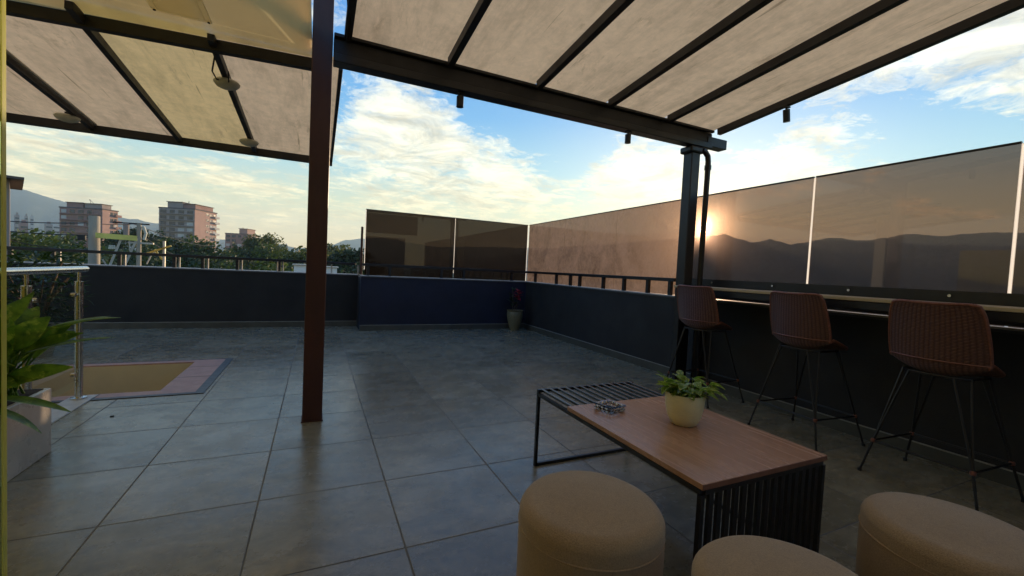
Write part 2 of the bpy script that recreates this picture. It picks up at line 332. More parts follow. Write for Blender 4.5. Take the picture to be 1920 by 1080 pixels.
# ------------------------------------------------------------------ mesh helpers
class MB:
    def __init__(s): s.v = []; s.f = []; s.uv = None; s.smooth = False
    def quad(s, a, b, c, d):
        i = len(s.v); s.v += [tuple(a), tuple(b), tuple(c), tuple(d)]; s.f.append((i, i+1, i+2, i+3)); return s
    def box(s, x0, x1, y0, y1, z0, z1):
        if x0 > x1: x0, x1 = x1, x0
        if y0 > y1: y0, y1 = y1, y0
        if z0 > z1: z0, z1 = z1, z0
        i = len(s.v)
        s.v += [(x, y, z) for z in (z0, z1) for x, y in ((x0, y0), (x1, y0), (x1, y1), (x0, y1))]
        s.f += [tuple(i+k for k in q) for q in ((3, 2, 1, 0), (4, 5, 6, 7), (0, 1, 5, 4), (1, 2, 6, 5), (2, 3, 7, 6), (3, 0, 4, 7))]
        return s
    def bar(s, a, b, w, h, up=(0, 0, 1)):
        """rectangular bar from a to b, width w across, height h along up"""
        a, b = Vector(a), Vector(b); t = (b-a).normalized(); u = Vector(up)
        side = t.cross(u).normalized(); u = side.cross(t).normalized(); i = len(s.v)
        for p in (a, b):
            for x, y in ((-1, -1), (1, -1), (1, 1), (-1, 1)): s.v.append(tuple(p+side*(x*w/2)+u*(y*h/2)))
        s.f += [tuple(i+k for k in q) for q in ((0, 1, 2, 3), (7, 6, 5, 4), (0, 4, 5, 1), (1, 5, 6, 2), (2, 6, 7, 3), (3, 7, 4, 0))]
        return s
    def tube(s, pts, r, seg=8, cap=True):
        pts = [Vector(p) for p in pts]; n = len(pts); i0 = len(s.v)
        rs = r if isinstance(r, (list, tuple)) else [r]*n
        t0 = (pts[1]-pts[0]).normalized(); ref = Vector((0, 0, 1)) if abs(t0.z) < .9 else Vector((1, 0, 0))
        x = t0.cross(ref).normalized()
        for k, p in enumerate(pts):
            t = (pts[min(k+1, n-1)]-pts[max(k-1, 0)]).normalized()
            x = (x-t*x.dot(t)).normalized(); y = t.cross(x)
            for j in range(seg):
                a = 2*math.pi*j/seg; s.v.append(tuple(p+(x*math.cos(a)+y*math.sin(a))*rs[k]))
        for k in range(n-1):
            for j in range(seg):
                a = i0+k*seg+j; b = i0+k*seg+(j+1) % seg; s.f.append((a, b, b+seg, a+seg))
        if cap: s.f.append(tuple(i0+j for j in reversed(range(seg)))); s.f.append(tuple(i0+(n-1)*seg+j for j in range(seg)))
        return s
    def lathe(s, prof, seg=32, c=(0, 0, 0), wob=None):
        i0 = len(s.v)
        for r, z in prof:
            for j in range(seg):
                a = 2*math.pi*j/seg; rr = r*(1+(wob(a, z) if wob else 0)); s.v.append((c[0]+rr*math.cos(a), c[1]+rr*math.sin(a), c[2]+z))
        for k in range(len(prof)-1):
            for j in range(seg):
                a = i0+k*seg+j; b = i0+k*seg+(j+1) % seg; s.f.append((a, b, b+seg, a+seg))
        s.f.append(tuple(i0+j for j in reversed(range(seg)))); s.f.append(tuple(i0+(len(prof)-1)*seg+j for j in range(seg)))
        return s
    def build(s, name, mat, parent=None, bevel=0., smooth=None, loc=None):
        me = bpy.data.meshes.new(name); me.from_pydata(s.v, [], s.f); me.update()
        o = bpy.data.objects.new(name, me); COL.objects.link(o); me.materials.append(MATS[mat])
        if s.smooth if smooth is None else smooth:
            for p in me.polygons: p.use_smooth = True
            try: me.set_sharp_from_angle(angle=rad(42))
            except Exception: pass
        if bevel:
            b = o.modifiers.new('bevel', 'BEVEL'); b.width = bevel; b.segments = 2; b.limit_method = 'ANGLE'
        if parent: o.parent = parent
        if loc: o.location = loc
        return o
def tag(o, label=None, cat=None, group=None, kind=None):
    if label: o['label'] = label
    if cat: o['category'] = cat
    if group: o['group'] = group
    if kind: o['kind'] = kind
    return o
def thing(name, label, cat, loc=(0, 0, 0), rz=0., group=None):
    o = bpy.data.objects.new(name, None); COL.objects.link(o); o.location = loc; o.rotation_euler = (0, 0, rz); o.empty_display_size = .1
    return tag(o, label, cat, group)
def struct(o): o['kind'] = 'structure'; return o
def copy_tree(root, loc, rz, label):
    def cp(o, par):
        c = o.copy(); COL.objects.link(c)
        if par: c.parent = par
        for ch in o.children: cp(ch, c)
        return c
    r = cp(root, None); r.location = loc; r.rotation_euler = (0, 0, rz); r['label'] = label
    return r

# ------------------------------------------------------------------ terrace floor (with the stair opening)
HX0, HX1, HY0, HY1 = -2.75, -.86, 4.36, 5.80           # the whole border round the opening
VX0, VX1, VY0, VY1 = -2.75, -1.205, 4.535, 5.68        # the opening itself
FX0, FX1, FY0, FY1 = -6.5, 3.93, -3.0, 8.40
fb = MB()
for x0, x1, y0, y1 in ((FX0, HX0, FY0, FY1), (HX1, FX1, FY0, FY1), (HX0, HX1, FY0, HY0), (HX0, HX1, HY1, FY1)):
    fb.quad((x0, y0, 0), (x1, y0, 0), (x1, y1, 0), (x0, y1, 0))
struct(fb.build('terrace_floor', 'floor_tile'))
bb_ = MB()
for x0, x1, y0, y1 in ((VX1, HX1-.07, HY0+.05, HY1-.02), (HX0, VX1, HY0+.05, VY0), (HX0, VX1, VY1, HY1-.02)):
    bb_.box(x0, x1, y0, y1, -.12, .004)
stair = thing('stairwell', 'ochre walled stair opening in the floor framed by pink tiles', 'stairwell', (-1.8, 5.1, 0))
def put(o, par):
    o.parent = par; o.matrix_parent_inverse = Matrix.Translation(par.location).inverted(); return o
put(bb_.build('pink_border', 'pink_tile'), stair)
tr_ = MB(); tr_.box(HX1-.07, HX1, HY0, HY1, -.12, .006).box(HX0, HX1-.07, HY0, HY0+.05, -.12, .006).box(HX0, HX1-.07, HY1-.02, HY1, -.12, .006)
put(tr_.build('dark_trim_strip', 'dark_trim'), stair)
for y in (4.98, 5.42): put(MB().box(VX1, HX1-.07, y-.003, y+.003, .003, .0052).build('joint', 'dark_trim'), stair)
for x in (-1.6, -2.05): put(MB().box(x-.003, x+.003, HY0+.05, VY0, .003, .0052).build('joint', 'dark_trim'), stair)
st = MB(); st.box(VX0-.1, VX1, VY1, VY1+.1, -2.8, -.121).box(VX1, VX1+.1, VY0-.1, VY1+.1, -2.8, -.121).box(VX0-.1, VX1, VY0-.1, VY0, -2.8, -.121).box(VX0-.1, VX0, VY0, VY1, -2.8, 0)
st.box(VX0, VX1, VY0, VY1, -2.9, -2.8)
put(st.build('wall', 'ochre_wall'), stair)
en = MB(); en.box(VX0, VX1-.006, VY1-.006, VY1-.001, -2.8, -.01)
put(en.build('render_coat', 'ochre_wall'), stair)
ss = MB()
for i in range(9): ss.box(VX1-.17*(i+1)-.3, VX1-.17*i-.3, VY0, VY1-.01, -2.8, -.2*(i+1)-.4)
put(ss.build('steps', 'ochre_wall'), stair)
th = MB(); th.box(-1.76, -1.60, 3.1, 4.50, 0, .012)
tag(th.build('threshold_strip', 'threshold', bevel=.003), 'pale stone strip under the glass balustrade at the stair edge', 'threshold')
dr = MB(); dr.lathe([(.0, 0), (.012, 0), (.012, .004), (.008, .005), (.006, .002), (0, .002)], 16)
tag(dr.build('floor_drain', 'rubber', loc=(-1.31, 3.90, .001)), 'tiny round black drain plug in the floor near the balustrade', 'drain')

# ------------------------------------------------------------------ parapets
ZW, ZR = .975, 1.188
def parapet(label, mat, x0, x1, y0, y1, inner, cop_mat='coping'):
    t = thing('parapet_wall', label, 'wall', ((x0+x1)/2, (y0+y1)/2, 0))
    put(MB().box(x0, x1, y0, y1, -3.2, ZW-.03).build('wall', mat), t)
    put(MB().box(x0-(.012 if inner == 'x' else 0), x1, y0-(.012 if inner == 'y' else 0), y1, ZW-.03, ZW-.012).build('coping_underlay', 'coping_dark'), t)
    put(MB().box(x0+.03 if inner == 'x' else x0, x1, y0+.03 if inner == 'y' else y0, y1, ZW-.012, ZW).build('coping', cop_mat), t)
    s1, s2 = MB(), MB()
    if inner == 'y': s1.box(x0, x1, y0-.012, y0, 0, .095); s2.box(x0, x1, y0-.014, y0, .095, .102)
    else: s1.box(x0-.012, x0, y0, y1, 0, .095); s2.box(x0-.014, x0, y0, y1, .095, .102)
    put(s1.build('skirting', 'skirting'), t); put(s2.build('skirting_edge', 'skirting_edge'), t)
    return t
parapet('long charcoal parapet wall at the back left behind the stair opening', 'charcoal_wall', -6.5, .70, 8.376, 8.60, 'y')
parapet('navy blue parapet wall at the back in front of dark glass', 'navy_wall', .70, 3.93, 7.782, 8.02, 'y')
put(MB().box(.70, .92, 8.02, 8.60, -3.2, ZW-.03).build('return_wall', 'charcoal_wall'), bpy.data.objects['parapet_wall'])
parapet('grey parapet wall along the right side behind the bar', 'grey_wall', 3.93, 4.16, -3.0, 8.02, 'x')
# low rails on the parapets
def rail(label, a, b, posts, bright=()):
    a, b = Vector(a), Vector(b)
    t = thing('parapet_rail', label, 'railing', (a+b)/2)
    put(MB().bar(a, b, .05, .045).build('top_rail', 'black_metal', bevel=.004), t)
    for p in posts:
        q = a+(b-a)*p
        put(MB().box(q.x-.022, q.x+.022, q.y-.022, q.y+.022, ZW, ZR-.04).build('post', 'black_metal'), t)
    for p in bright:
        q = a+(b-a)*p
        put(MB().box(q.x-.012, q.x+.012, q.y-.012+.06, q.y+.012+.06, ZW, ZR-.045).build('lit_side_bar', 'galvanised'), t)  # pale bar standing for the light on a post's side
    return t
def onY(u, v, Y): d = ray(u, v); return CAM+d*(Y/d.y)
def onX(u, v, X): d = ray(u, v); return CAM+d*(X/d.x)
YL = 8.45; XL0, XL1 = -5.5, .66
fr_ = lambda u: (onY(u, 500, YL).x-XL0)/(XL1-XL0)
rail('low black rail on the charcoal wall in front of the trees', (XL0, YL, ZR-.022), (XL1, YL, ZR-.022), [.1, .25]+[fr_(u) for u in (100, 224, 327, 380, 445, 524, 597)], [fr_(u) for u in (108, 231, 334, 388, 452, 519, 530, 622, 672)])
YB = 7.86; XB0, XB1 = .72, 3.98
fr2 = lambda u: (onY(u, 505, YB).x-XB0)/(XB1-XB0)
rail('low black rail on the navy wall before the dark panes', (XB0, YB, ZR-.022), (XB1, YB, ZR-.022), [fr2(u) for u in (690, 731, 828, 870, 960)])
XR = 4.0; fr3 = lambda u: (onX(u, 520, XR).y-3.86)/(7.86-3.86)
rail('low black rail on the grey wall beyond the bar', (XR, 3.86, ZR-.022), (XR, 7.86, ZR-.022), [fr3(u) for u in (1004, 1043.5, 1070, 1087.6, 1132, 1171, 1216, 1258)])
# ------------------------------------------------------------------ glass screens
XG, YG, ZG = 4.03, 7.98, 2.147
seams = [YG-.02]+[onX(u, 450, XG).y for u in (1058.5, 1155)]+[3.72, onX(1521, 430, XG).y, onX(1905, 420, XG).y, -.15, -1.5]
names = ['narrow dusty brown pane next to the back corner', 'dusty brown pane second from the back corner on the right', 'wide dusty brown pane ending at the post', 'clear bronze pane behind the first and second bar stools', 'clear bronze pane behind the middle and near bar stools', 'bronze pane at the right picture edge', 'bronze pane beyond the right picture edge']
for i in range(7):
    y1, y0 = seams[i], seams[i+1]; lab = names[i]
    gp = .004 if i < 3 else .009
    t = thing('glass_screen', lab, 'glass screen', (XG, (y0+y1)/2, ZW), 0, 'glass screens along the right wall')
    put(MB().box(XG, XG+.008, y0+gp, y1-gp, ZW+.002, ZG).build('pane', 'glass_dusty' if i < 3 else 'glass_bronze'), t)
    put(MB().box(XG-.006, XG+.014, y0+gp, y1-gp, ZG, ZG+.012).build('top_edge', 'black_metal'), t)
    if i >= 3:
        put(MB().box(XG-.012, XG-.002, y0, y1, ZW+.01, ZR+.005).build('bottom_frame', 'black_metal'), t)
        for k in range(2):
            yy = y0+(y1-y0)*(.22+.5*k)
            put(MB().tube([(XG-.012, yy, ZR-.03), (XG-.03, yy, ZR-.03)], .010, 12).build('fixing_knob', 'steel'), t)
        if i < 6: put(MB().box(XG+.001, XG+.007, y0-.009, y0+.009, ZR, ZG).build('seam_glow', 'seam_glow'), t)
bx = [onY(u, 440, YG).x for u in (685, 853)]+[XG-.02]
for i in range(2):
    x0, x1 = bx[i], bx[i+1]
    t = thing('glass_screen', ['dark opaque looking pane at the free left end of the back screen', 'dark pane of the back screen next to the corner'][i], 'glass screen', ((x0+x1)/2, YG, ZW), 0, 'dark glass screens on the navy wall')
    put(MB().box(x0+.008, x1-.006, YG, YG+.008, ZW+.002, ZG).build('pane', 'glass_film'), t)
    put(MB().box(x0, x1, YG-.006, YG+.014, ZG, ZG+.012).build('top_edge', 'black_metal'), t)
    put(MB().box(x0-.006, x0+.006, YG+.001, YG+.007, ZW+.1, ZG).build('seam_glow', 'seam_glow'), t)
put(MB().box(XG-.024, XG-.012, YG+.001, YG+.007, ZW, ZG).build('seam_glow', 'seam_glow'), t)
t = thing('end_post', 'thin brown steel post standing free beside the dark glass end', 'post', (.70, 8.1, ZW))
a = onY(677, 500, 8.1).x
put(MB().box(a-.02, a+.02, 8.08, 8.12, ZW, onY(677, 425, 8.1).z).build('shaft', 'maroon_paint', bevel=.003), t)
put(MB().box(a-.035, a+.035, 8.065, 8.135, ZW, ZW+.012).build('foot_plate', 'galvanised'), t)

# ------------------------------------------------------------------ canopy
ZB, SL = 2.85, .096
zr = lambda y: ZB-SL*(y-3.43)
def sheet(x0, x1, y0, y1, th=.03, lift=0.):
    m_ = MB(); i = 0
    m_.v = [(x0, y0, zr(y0)+lift), (x1, y0, zr(y0)+lift), (x1, y1, zr(y1)+lift), (x0, y1, zr(y1)+lift)]
    m_.f = [(3, 2, 1, 0)]
    return m_
rc = thing('canopy_roof', 'right canopy roof of stained boards on black rafters over the stools', 'canopy', (2, 3.43, 2.8))
RX = [.16, .925, 1.725, 2.50, 3.25, 3.98]
for i in range(5): put(sheet(RX[i]+.004, RX[i+1]-.004, -2.2, 3.50).build('roof_board', 'canopy_board'), rc)
for i, x in enumerate(RX):
    wd = .05 if i else .05
    z0, z1 = zr(-2.2), zr(3.36)
    put(MB().bar((x, -2.2, z0-.037), (x, 3.36, z1-.037), wd, .07).build('rafter', 'beam_metal', bevel=.003), rc)
put(MB().box(.0685, 3.93, 3.40, 3.50, 2.70, 2.80).box(.0685, 3.93, 3.37, 3.53, 2.805, 2.83).build('main_beam', 'beam_metal', bevel=.004), rc)
put(MB().box(.0685, 3.93, 3.385, 3.50, 2.635, 2.697).build('gutter', 'black_metal', bevel=.006), rc)
put(MB().box(3.86, 4.16, 3.39, 3.50, 2.66, 2.765).build('gutter_end', 'black_metal', bevel=.006), rc)
lc = thing('canopy_roof', 'left canopy roof of yellowed boards reaching over the stair opening', 'canopy', (-1.5, 5, 2.6))
LX = [-4.6, -3.1, -2.29, -1.51, -.745, .135]
for i in range(5): put(sheet(LX[i]+.004, LX[i+1]-.004, 3.75, 6.32).build('roof_board', 'canopy_board_yellow' if i == 3 else 'canopy_board'), lc)
LY = [-4.6, -3.1, -2.29, -1.51, -.745, -.08]
for i in range(5): put(sheet(LY[i]+.004, LY[i+1]-.004, -2.2, 3.745).build('roof_board', 'canopy_board'), lc)  # unseen boards added above the flat ceiling to even out its light
for i, x in enumerate(LX):
    put(MB().bar((x, 3.8, zr(3.8)-.035), (x, 6.25, zr(6.25)-.035), .045 if i < 5 else .03, .065).build('rafter', 'beam_metal', bevel=.003), lc)
put(MB().box(-4.6, .15, 6.25, 6.33, zr(6.3)-.09, zr(6.3)-.004).build('eaves_beam', 'beam_metal', bevel=.004), lc)
put(MB().bar((-4.6, 4.30, zr(3.95)-.03), (-.02, 3.83, zr(3.78)-.06), .06, .085).build('purlin', 'beam_metal', bevel=.004), lc)
cable = MB(); cable.tube([(-.745, 3.95, 2.72), (-.80, 4.15, 2.66), (-.80, 4.32, 2.66), (-.77, 4.40, 2.70)], .006, 6).tube([(-.70, 4.2, 2.70), (-.72, 4.35, 2.66), (-.745, 4.42, 2.69)], .005, 6)
put(cable.build('cable', 'rubber', smooth=True), lc)
put(MB().tube([(-2.24, 4.0, zr(4.0)-.02), (-2.24, 6.2, zr(6.2)-.02)], .012, 8).build('conduit', 'galvanised', smooth=True), lc)
# disc lamps under the left canopy
def disc(label, x, y):
    t = thing('disc_lamp', label, 'lamp', (x, y, zr(y)-.125), 0, 'round lamps under the left canopy')
    MB().lathe([(0, 0), (.045, .004), (.078, .018), (.096, .040), (.098, .052), (.086, .066), (.03, .074), (0, .074)], 28).build('shade', 'lamp_white', t, smooth=True)
    MB().tube([(0, 0, .07), (0, 0, .10)], .02, 10).build('stem', 'beam_metal', t, smooth=True)
disc('round cream lamp with loose cables high under the left canopy', -.745, 4.42)
disc('round cream lamp near the eaves by the column side', -.76, 5.86)
disc('round cream lamp on the leftmost visible canopy rafter', -2.36, 5.92)
# flat cream ceiling of the covered part, with vent
t = thing('flat_ceiling', 'flat cream ceiling panel above the purlin at top left', 'ceiling', (-2, 2, 2.9))
cp_ = MB().quad((-5.2, -2.2, 2.80), (-5.2, 4.33, 2.80), (-.075, 3.80, 2.80), (-.075, -2.2, 2.80))
put(cp_.build('ceiling_board', 'cream_ceiling'), t)
put(MB().quad((-.078, -2.2, 2.802), (-.078, 3.745, 2.802), (-.078, 3.745, zr(3.745)-.004), (-.078, -2.2, zr(-2.2)-.02)).build('sun_blocker', 'canopy_board'), t)  # unseen upstand added to keep direct sun off the ceiling
v = thing('air_vent', 'square white louvred air vent in the cream ceiling', 'vent', (-.89, 3.60, 2.872))
MB().box(-.165, .165, .13, .165, -.012, 0).box(-.165, .165, -.165, -.13, -.012, 0).box(-.165, -.13, -.13, .13, -.012, 0).box(.13, .165, -.13, .13, -.012, 0).build('frame', 'vent_white', v, bevel=.003)
for k in range(8):
    MB().bar((-.13, -.115+k*.033, -.008), (.13, -.115+k*.033, -.008), .026, .003, up=(0, .5, 1)).build('louvre', 'vent_white', v)
for x in (-.148, .148):
    MB().tube([(x, .148, -.018), (x, .148, -.010)], .008, 8).build('screw', 'rubber', v)
v.location = (-.865, 3.45, 2.798)

# ------------------------------------------------------------------ column and post
t = thing('steel_column', 'square maroon steel column standing in the middle of the terrace', 'column', (-.005, 3.455, 0))
MB().box(-.0675, .0675, -.0675, .0675, 0, 3.35).build('shaft', 'maroon_paint', t, bevel=.006)
MB().box(-.074, .074, -.074, .074, 0, .008).build('base_plate', 'maroon_paint', t)
t = thing('steel_post', 'black steel post holding the right canopy at the bar end', 'post', (3.72, 3.47, 0))
MB().box(-.062, .062, -.062, .062, 0, 2.635).build('shaft', 'black_metal', t, bevel=.01)
MB().box(-.10, .10, -.085, .085, 2.56, 2.634).build('head_bracket', 'black_metal', t, bevel=.02)
MB().box(-.085, .085, -.085, .085, 0, .01).build('base_plate', 'black_metal', t)
t = thing('drain_pipe', 'black rain pipe with bent top running down beside the post', 'pipe', (3.93, 3.46, 0))
pts = [(-.10, 0, 2.60), (-.05, 0, 2.585), (-.012, 0, 2.55), (0, 0, 2.49), (0, 0, 2.3), (-.01, 0, 1.2), (-.01, 0, .02)]
pts = [(x-.035, y-.06, z) for x, y, z in pts]
MB().tube(pts, .030, 14).build('pipe', 'black_metal', t, smooth=True)
MB().lathe([(0, 0), (.036, 0), (.036, .05), (0, .05)], 14, (-.035, -.06, 2.40)).build('collar', 'black_metal', t, smooth=True)

# spotlights
def spot(label, loc, h, tilt=0.):
    t = thing('spotlight', label, 'spotlight', loc, 0, 'small black spotlights on the canopy frame')
    MB().box(-.03, .03, -.02, .02, -.012, 0).build('mount', 'black_metal', t)
    MB().tube([(0, 0, -.012), (0, 0, -.035)], .008, 8).build('arm', 'black_metal', t)
    d = Vector((math.sin(tilt)*h, 0, -h))
    MB().tube([(0, 0, -.03), Vector((0, 0, -.03))+d], .030, 18).build('head', 'black_metal', t, smooth=True)
    return t
spot('black cylinder spotlight under the main beam nearer the column', (1.04, 3.44, 2.635), .085)
spot('black cylinder spotlight under the main beam nearer the post', (2.80, 3.44, 2.635), .085)
spot('spotlight hanging from the outer right rafter', (3.98, 2.62, zr(2.62)-.073), .11, .15)
t = spot('spotlight high beside the column head', (.155, 2.62, zr(2.62)-.073), .12, -.1)
MB().tube([(0, .02, 0), (-.03, .10, -.02), (-.02, .3, -.01), (.0, .5, -.04), (.0, .72, -.08)], .012, 8).build('cable', 'rubber', t, smooth=True)

# ------------------------------------------------------------------ balustrade at the stairs
t = thing('glass_balustrade', 'steel and glass balustrade with round handrail at the stair opening', 'balustrade', (-1.685, 4.41, 0))
for k, yy in enumerate((0, -.66)):
    q = MB(); q.box(-.028, .028, yy-.012, yy+.012, .012, .93).box(-.045, .045, yy-.03, yy+.03, .012, .022)
    MB().tube([(0, yy, .012), (0, yy, .94)], .025, 18).build('post', 'steel', t, smooth=True)
    MB().lathe([(0, 0), (.05, 0), (.05, .012), (.028, .016), (0, .016)], 18, (0, yy, .012)).build('foot_cap', 'steel', t, smooth=True)
    MB().tube([(0, yy, .93), (0, yy, 1.015)], .011, 10).build('stem', 'steel', t, smooth=True)
    for z in (.22, .84):
        s = -1 if k == 0 else 1
        MB().tube([(0, yy, z), (0, yy+s*.10, z)], .008, 8).tube([(-.014, yy+s*.085, z), (.014, yy+s*.085, z)], .016, 10).build('clamp', 'steel', t, smooth=True)
MB().tube([(0, .10, 1.035), (0, .06, 1.035), (0, -.95, 1.035)], .024, 18).build('handrail', 'steel', t, smooth=True)
MB().lathe([(0, -.028), (.016, -.024), (.028, 0), (.016, .024), (0, .028)], 16, (0, -.955, 1.03)).build('end_knob', 'brass', t, smooth=True)
MB().box(-.004, .004, -.60, -.06, .12, .91).build('pane', 'glass_clear', t)

# sliding glass door leaf whose polished edge shows at the left
t = thing('glass_door', 'frameless glass door leaf seen edge on at the left', 'door', (0, 0, 0))
d0 = dirv(-25.55, 0); nrm = Vector((d0.y, -d0.x, 0))
p0 = d0*1.5; e = d0
m_ = MB()
def vslab(mb, a, b, n, th, z0, z1):
    i = len(mb.v); a, b, n = Vector(a), Vector(b), Vector(n)
    for z in (z0, z1):
        for p in (a-n*th/2, b-n*th/2, b+n*th/2, a+n*th/2): mb.v.append((p.x, p.y, z))
    mb.f += [tuple(i+k for k in q) for q in ((3, 2, 1, 0), (4, 5, 6, 7), (0, 1, 5, 4), (1, 2, 6, 5), (2, 3, 7, 6), (3, 0, 4, 7))]
    return mb
dd = Vector((-1, .12, 0)).normalized(); nn_ = Vector((.12, 1, 0)).normalized()
vslab(m_, p0, p0+dd*.9, nn_, .010, .015, 2.86); m_.build('pane', 'glass_door', t)
m_ = MB(); vslab(m_, p0+Vector((.0005, 0, 0)), p0+Vector((.003, 0, 0)), nn_, .011, .015, 2.86); m_.build('polished_edge', 'glass_edge', t)

# ------------------------------------------------------------------ bar counter
t = thing('bar_counter', 'long pale wood bar counter on black legs along the right wall', 'counter', (3.72, 1.2, 0))
put(MB().box(3.50, 3.91, -1.6, 3.40, 1.088, 1.113).build('top', 'counter_wood', bevel=.004), t)
put(MB().box(3.51, 3.90, -1.6, 3.39, 1.03, 1.086).build('apron', 'black_metal', bevel=.003), t)
for yy in (3.34, .0, -1.5):
    for xx in (3.54, 3.87):
        put(MB().box(xx-.025, xx+.025, yy-.025, yy+.025, 0, 1.03).build('leg', 'black_metal', bevel=.003), t)

# ------------------------------------------------------------------ stools
def shell_pt(u, v):
    """u -1..1 across, v 0 (top of back) .. 1 (seat front); local +x is forward"""
    if v < .50:
        k = v/.50; x = -.235+.03*k; z = 1.125-.34*k; hw = .205+.022*math.sin(k*math.pi*.6)
        x += .085*(abs(u)**2.2)*(.35+.65*k); z += -.022*(1-k)*(abs(u)**8)-.012*(1-k)*(1-abs(u)**2)
    elif v < .72:
        k = (v-.50)/.22; a = k*math.pi/2; x = -.205+.10*(1-math.cos(a)); z = .785-.085*math.sin(a); hw = .224-.012*k
        x += .085*(abs(u)**2.2)*(1-k*.6); z += .09*k*(abs(u)**2.6)
    else:
        k = (v-.72)/.28; x = -.105+.30*k; z = .70-.004*math.sin(k*3); hw = .212-.02*k*k
        x += .034*(abs(u)**2.2)*(1-k)-.05*k*k*abs(u)**3; z += .09*(1-k*.85)*(abs(u)**2.6)
    return Vector((x, -u*hw, z))
def rounded(u, v):
    # pull the corners of the top edge and front edge in
    if v < .10: u = u*(1-.06*((.10-v)/.10)**2)
    if v > .92: u = u*(1-.16*((v-.92)/.08)**2)
    return shell_pt(u, v)
def make_stool(label, loc, rz):
    root = thing('bar_stool', label, 'bar stool', loc, rz, 'wicker bar stools at the counter')
    NUu, NVv = 28, 60; me = bpy.data.meshes.new('seat_shell'); vs = []; fs = []; uvs = []
    for j in range(NVv+1):
        for i in range(NUu+1): vs.append(tuple(rounded(-1+2*i/NUu, j/NVv)))
    for j in range(NVv):
        for i in range(NUu): a = j*(NUu+1)+i; fs.append((a, a+1, a+NUu+2, a+NUu+1))
    me.from_pydata(vs, [], fs); ul = me.uv_layers.new(name='UVMap')
    for p in me.polygons:
        p.use_smooth = True
        for li in p.loop_indices:
            vi = me.loops[li].vertex_index; ul.data[li].uv = ((vi % (NUu+1))/NUu, (vi//(NUu+1))/NVv)
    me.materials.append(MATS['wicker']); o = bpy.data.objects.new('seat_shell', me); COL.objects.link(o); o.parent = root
    so_ = o.modifiers.new('solid', 'SOLIDIFY'); so_.thickness = .012; so_.offset = 0
    rim = [rounded(-1+2*i/24, 0) for i in range(25)]+[rounded(1, j/40) for j in range(1, 41)]+[rounded(1-2*i/24, 1) for i in range(1, 25)]+[rounded(-1, 1-j/40) for j in range(1, 40)]
    rim.append(rim[0]); MB().tube(rim, .0095, 8).build('rim', 'wicker_rim', root, smooth=True)
    seam = [rounded(-1+2*i/24, .50)+Vector((-.008, 0, 0)) for i in range(25)]
    MB().tube(seam, .005, 6).build('weave_band', 'wicker_rim', root, smooth=True)
    feet = {}
    for sx_ in (-1, 1):
        for sy_ in (-1, 1):
            top1 = Vector((sx_*.10-.02, sy_*.155, .70)); top2 = Vector((sx_*.155-.02, sy_*.10, .70)); f = Vector((sx_*.255, sy_*.275, .006))
            k = .30; j1 = f+(top1-f)*k; j2 = f+(top2-f)*k; jm = (j1+j2)/2
            lg = MB(); lg.tube([top1, jm+(top1-f)*.02, f], .0068, 8).tube([top2, jm+(top2-f)*.02, f], .0068, 8)
            lo = lg.build('leg', 'black_metal', root, smooth=True)
            MB().tube([f-Vector((0, 0, .006)), f+Vector((0, 0, .012))], .011, 10).build('rubber_foot', 'rubber', lo)
            MB().lathe([(0, -.014), (.012, -.010), (.014, 0), (.012, .010), (0, .014)], 10, jm).build('joint', 'wicker_rim', lo, smooth=True)
            feet[(sx_, sy_)] = jm
    fr = MB(); o4 = [feet[(-1, -1)], feet[(1, -1)], feet[(1, 1)], feet[(-1, 1)], feet[(-1, -1)]]
    for a, b in zip(o4, o4[1:]): fr.tube([a, b], .0065, 8)
    fr.build('footrest', 'black_metal', root, smooth=True)
    un = MB(); un.tube([(-.12, -.155, .695), (.08, -.155, .695), (.135, -.10, .695), (.135, .10, .695), (.08, .155, .695), (-.12, .155, .695), (-.175, .10, .695), (-.175, -.10, .695), (-.12, -.155, .695)], .007, 8)
    un.build('seat_ring', 'black_metal', root, smooth=True)
    return root
s0 = make_stool('dark wicker bar stool nearest the camera, behind the right pouf', (3.47, 1.18, 0), rad(-3))
copy_tree(s0, (3.52, 1.99, 0), rad(-5), 'dark wicker bar stool in the middle of the row at the counter')
copy_tree(s0, (3.56, 3.00, 0), rad(2), 'dark wicker bar stool farthest away, next to the black post')

# ------------------------------------------------------------------ coffee table
TX0, TX1, TY0, TY1, TYW, TZ = 1.235, 1.965, 1.01, 2.22, 1.885, .476
t = thing('coffee_table', 'low coffee table of brown wood with a black slatted metal frame', 'table', (1.6, 1.6, 0))
put(MB().box(TX0, TX1, TY0, TYW, TZ-.022, TZ).build('wood_top', 'table_wood', bevel=.002), t)
put(MB().box(TX0+.001, TX1-.001, TY0-.0015, TY0-.0002, TZ-.021, TZ-.002).build('edge_shade', 'table_edge_shaded'), t)  # front edge coloured darker for the shade it lies in
fm = MB(); r_ = .009
def rb(a, b): fm.bar(a, b, .018, .018, up=(0, 0, 1) if abs(Vector(a).x-Vector(b).x)+abs(Vector(a).y-Vector(b).y) > .01 else (1, 0, 0))
zt = TZ-.033
rb((TX0+.009, TY0+.012, zt), (TX0+.009, TY1, zt)); rb((TX1-.009, TY0+.012, zt), (TX1-.009, TY1, zt))
rb((TX0+.019, TY0+.012, zt), (TX1-.019, TY0+.012, zt)); rb((TX0, TY1-.0, TZ-.012), (TX1, TY1-.0, TZ-.012))
put(fm.build('top_frame', 'black_metal'), t)
fm = MB()
rb((TX0+.009, TY1, .009), (TX1-.009, TY1, .009)); rb((TX0+.019, TY0+.012, .009), (TX1-.019, TY0+.012, .009)); rb((TX1-.009, TY0+.022, .009), (TX1-.009, TY1-.01, .009))
put(fm.build('bottom_frame', 'black_metal'), t)
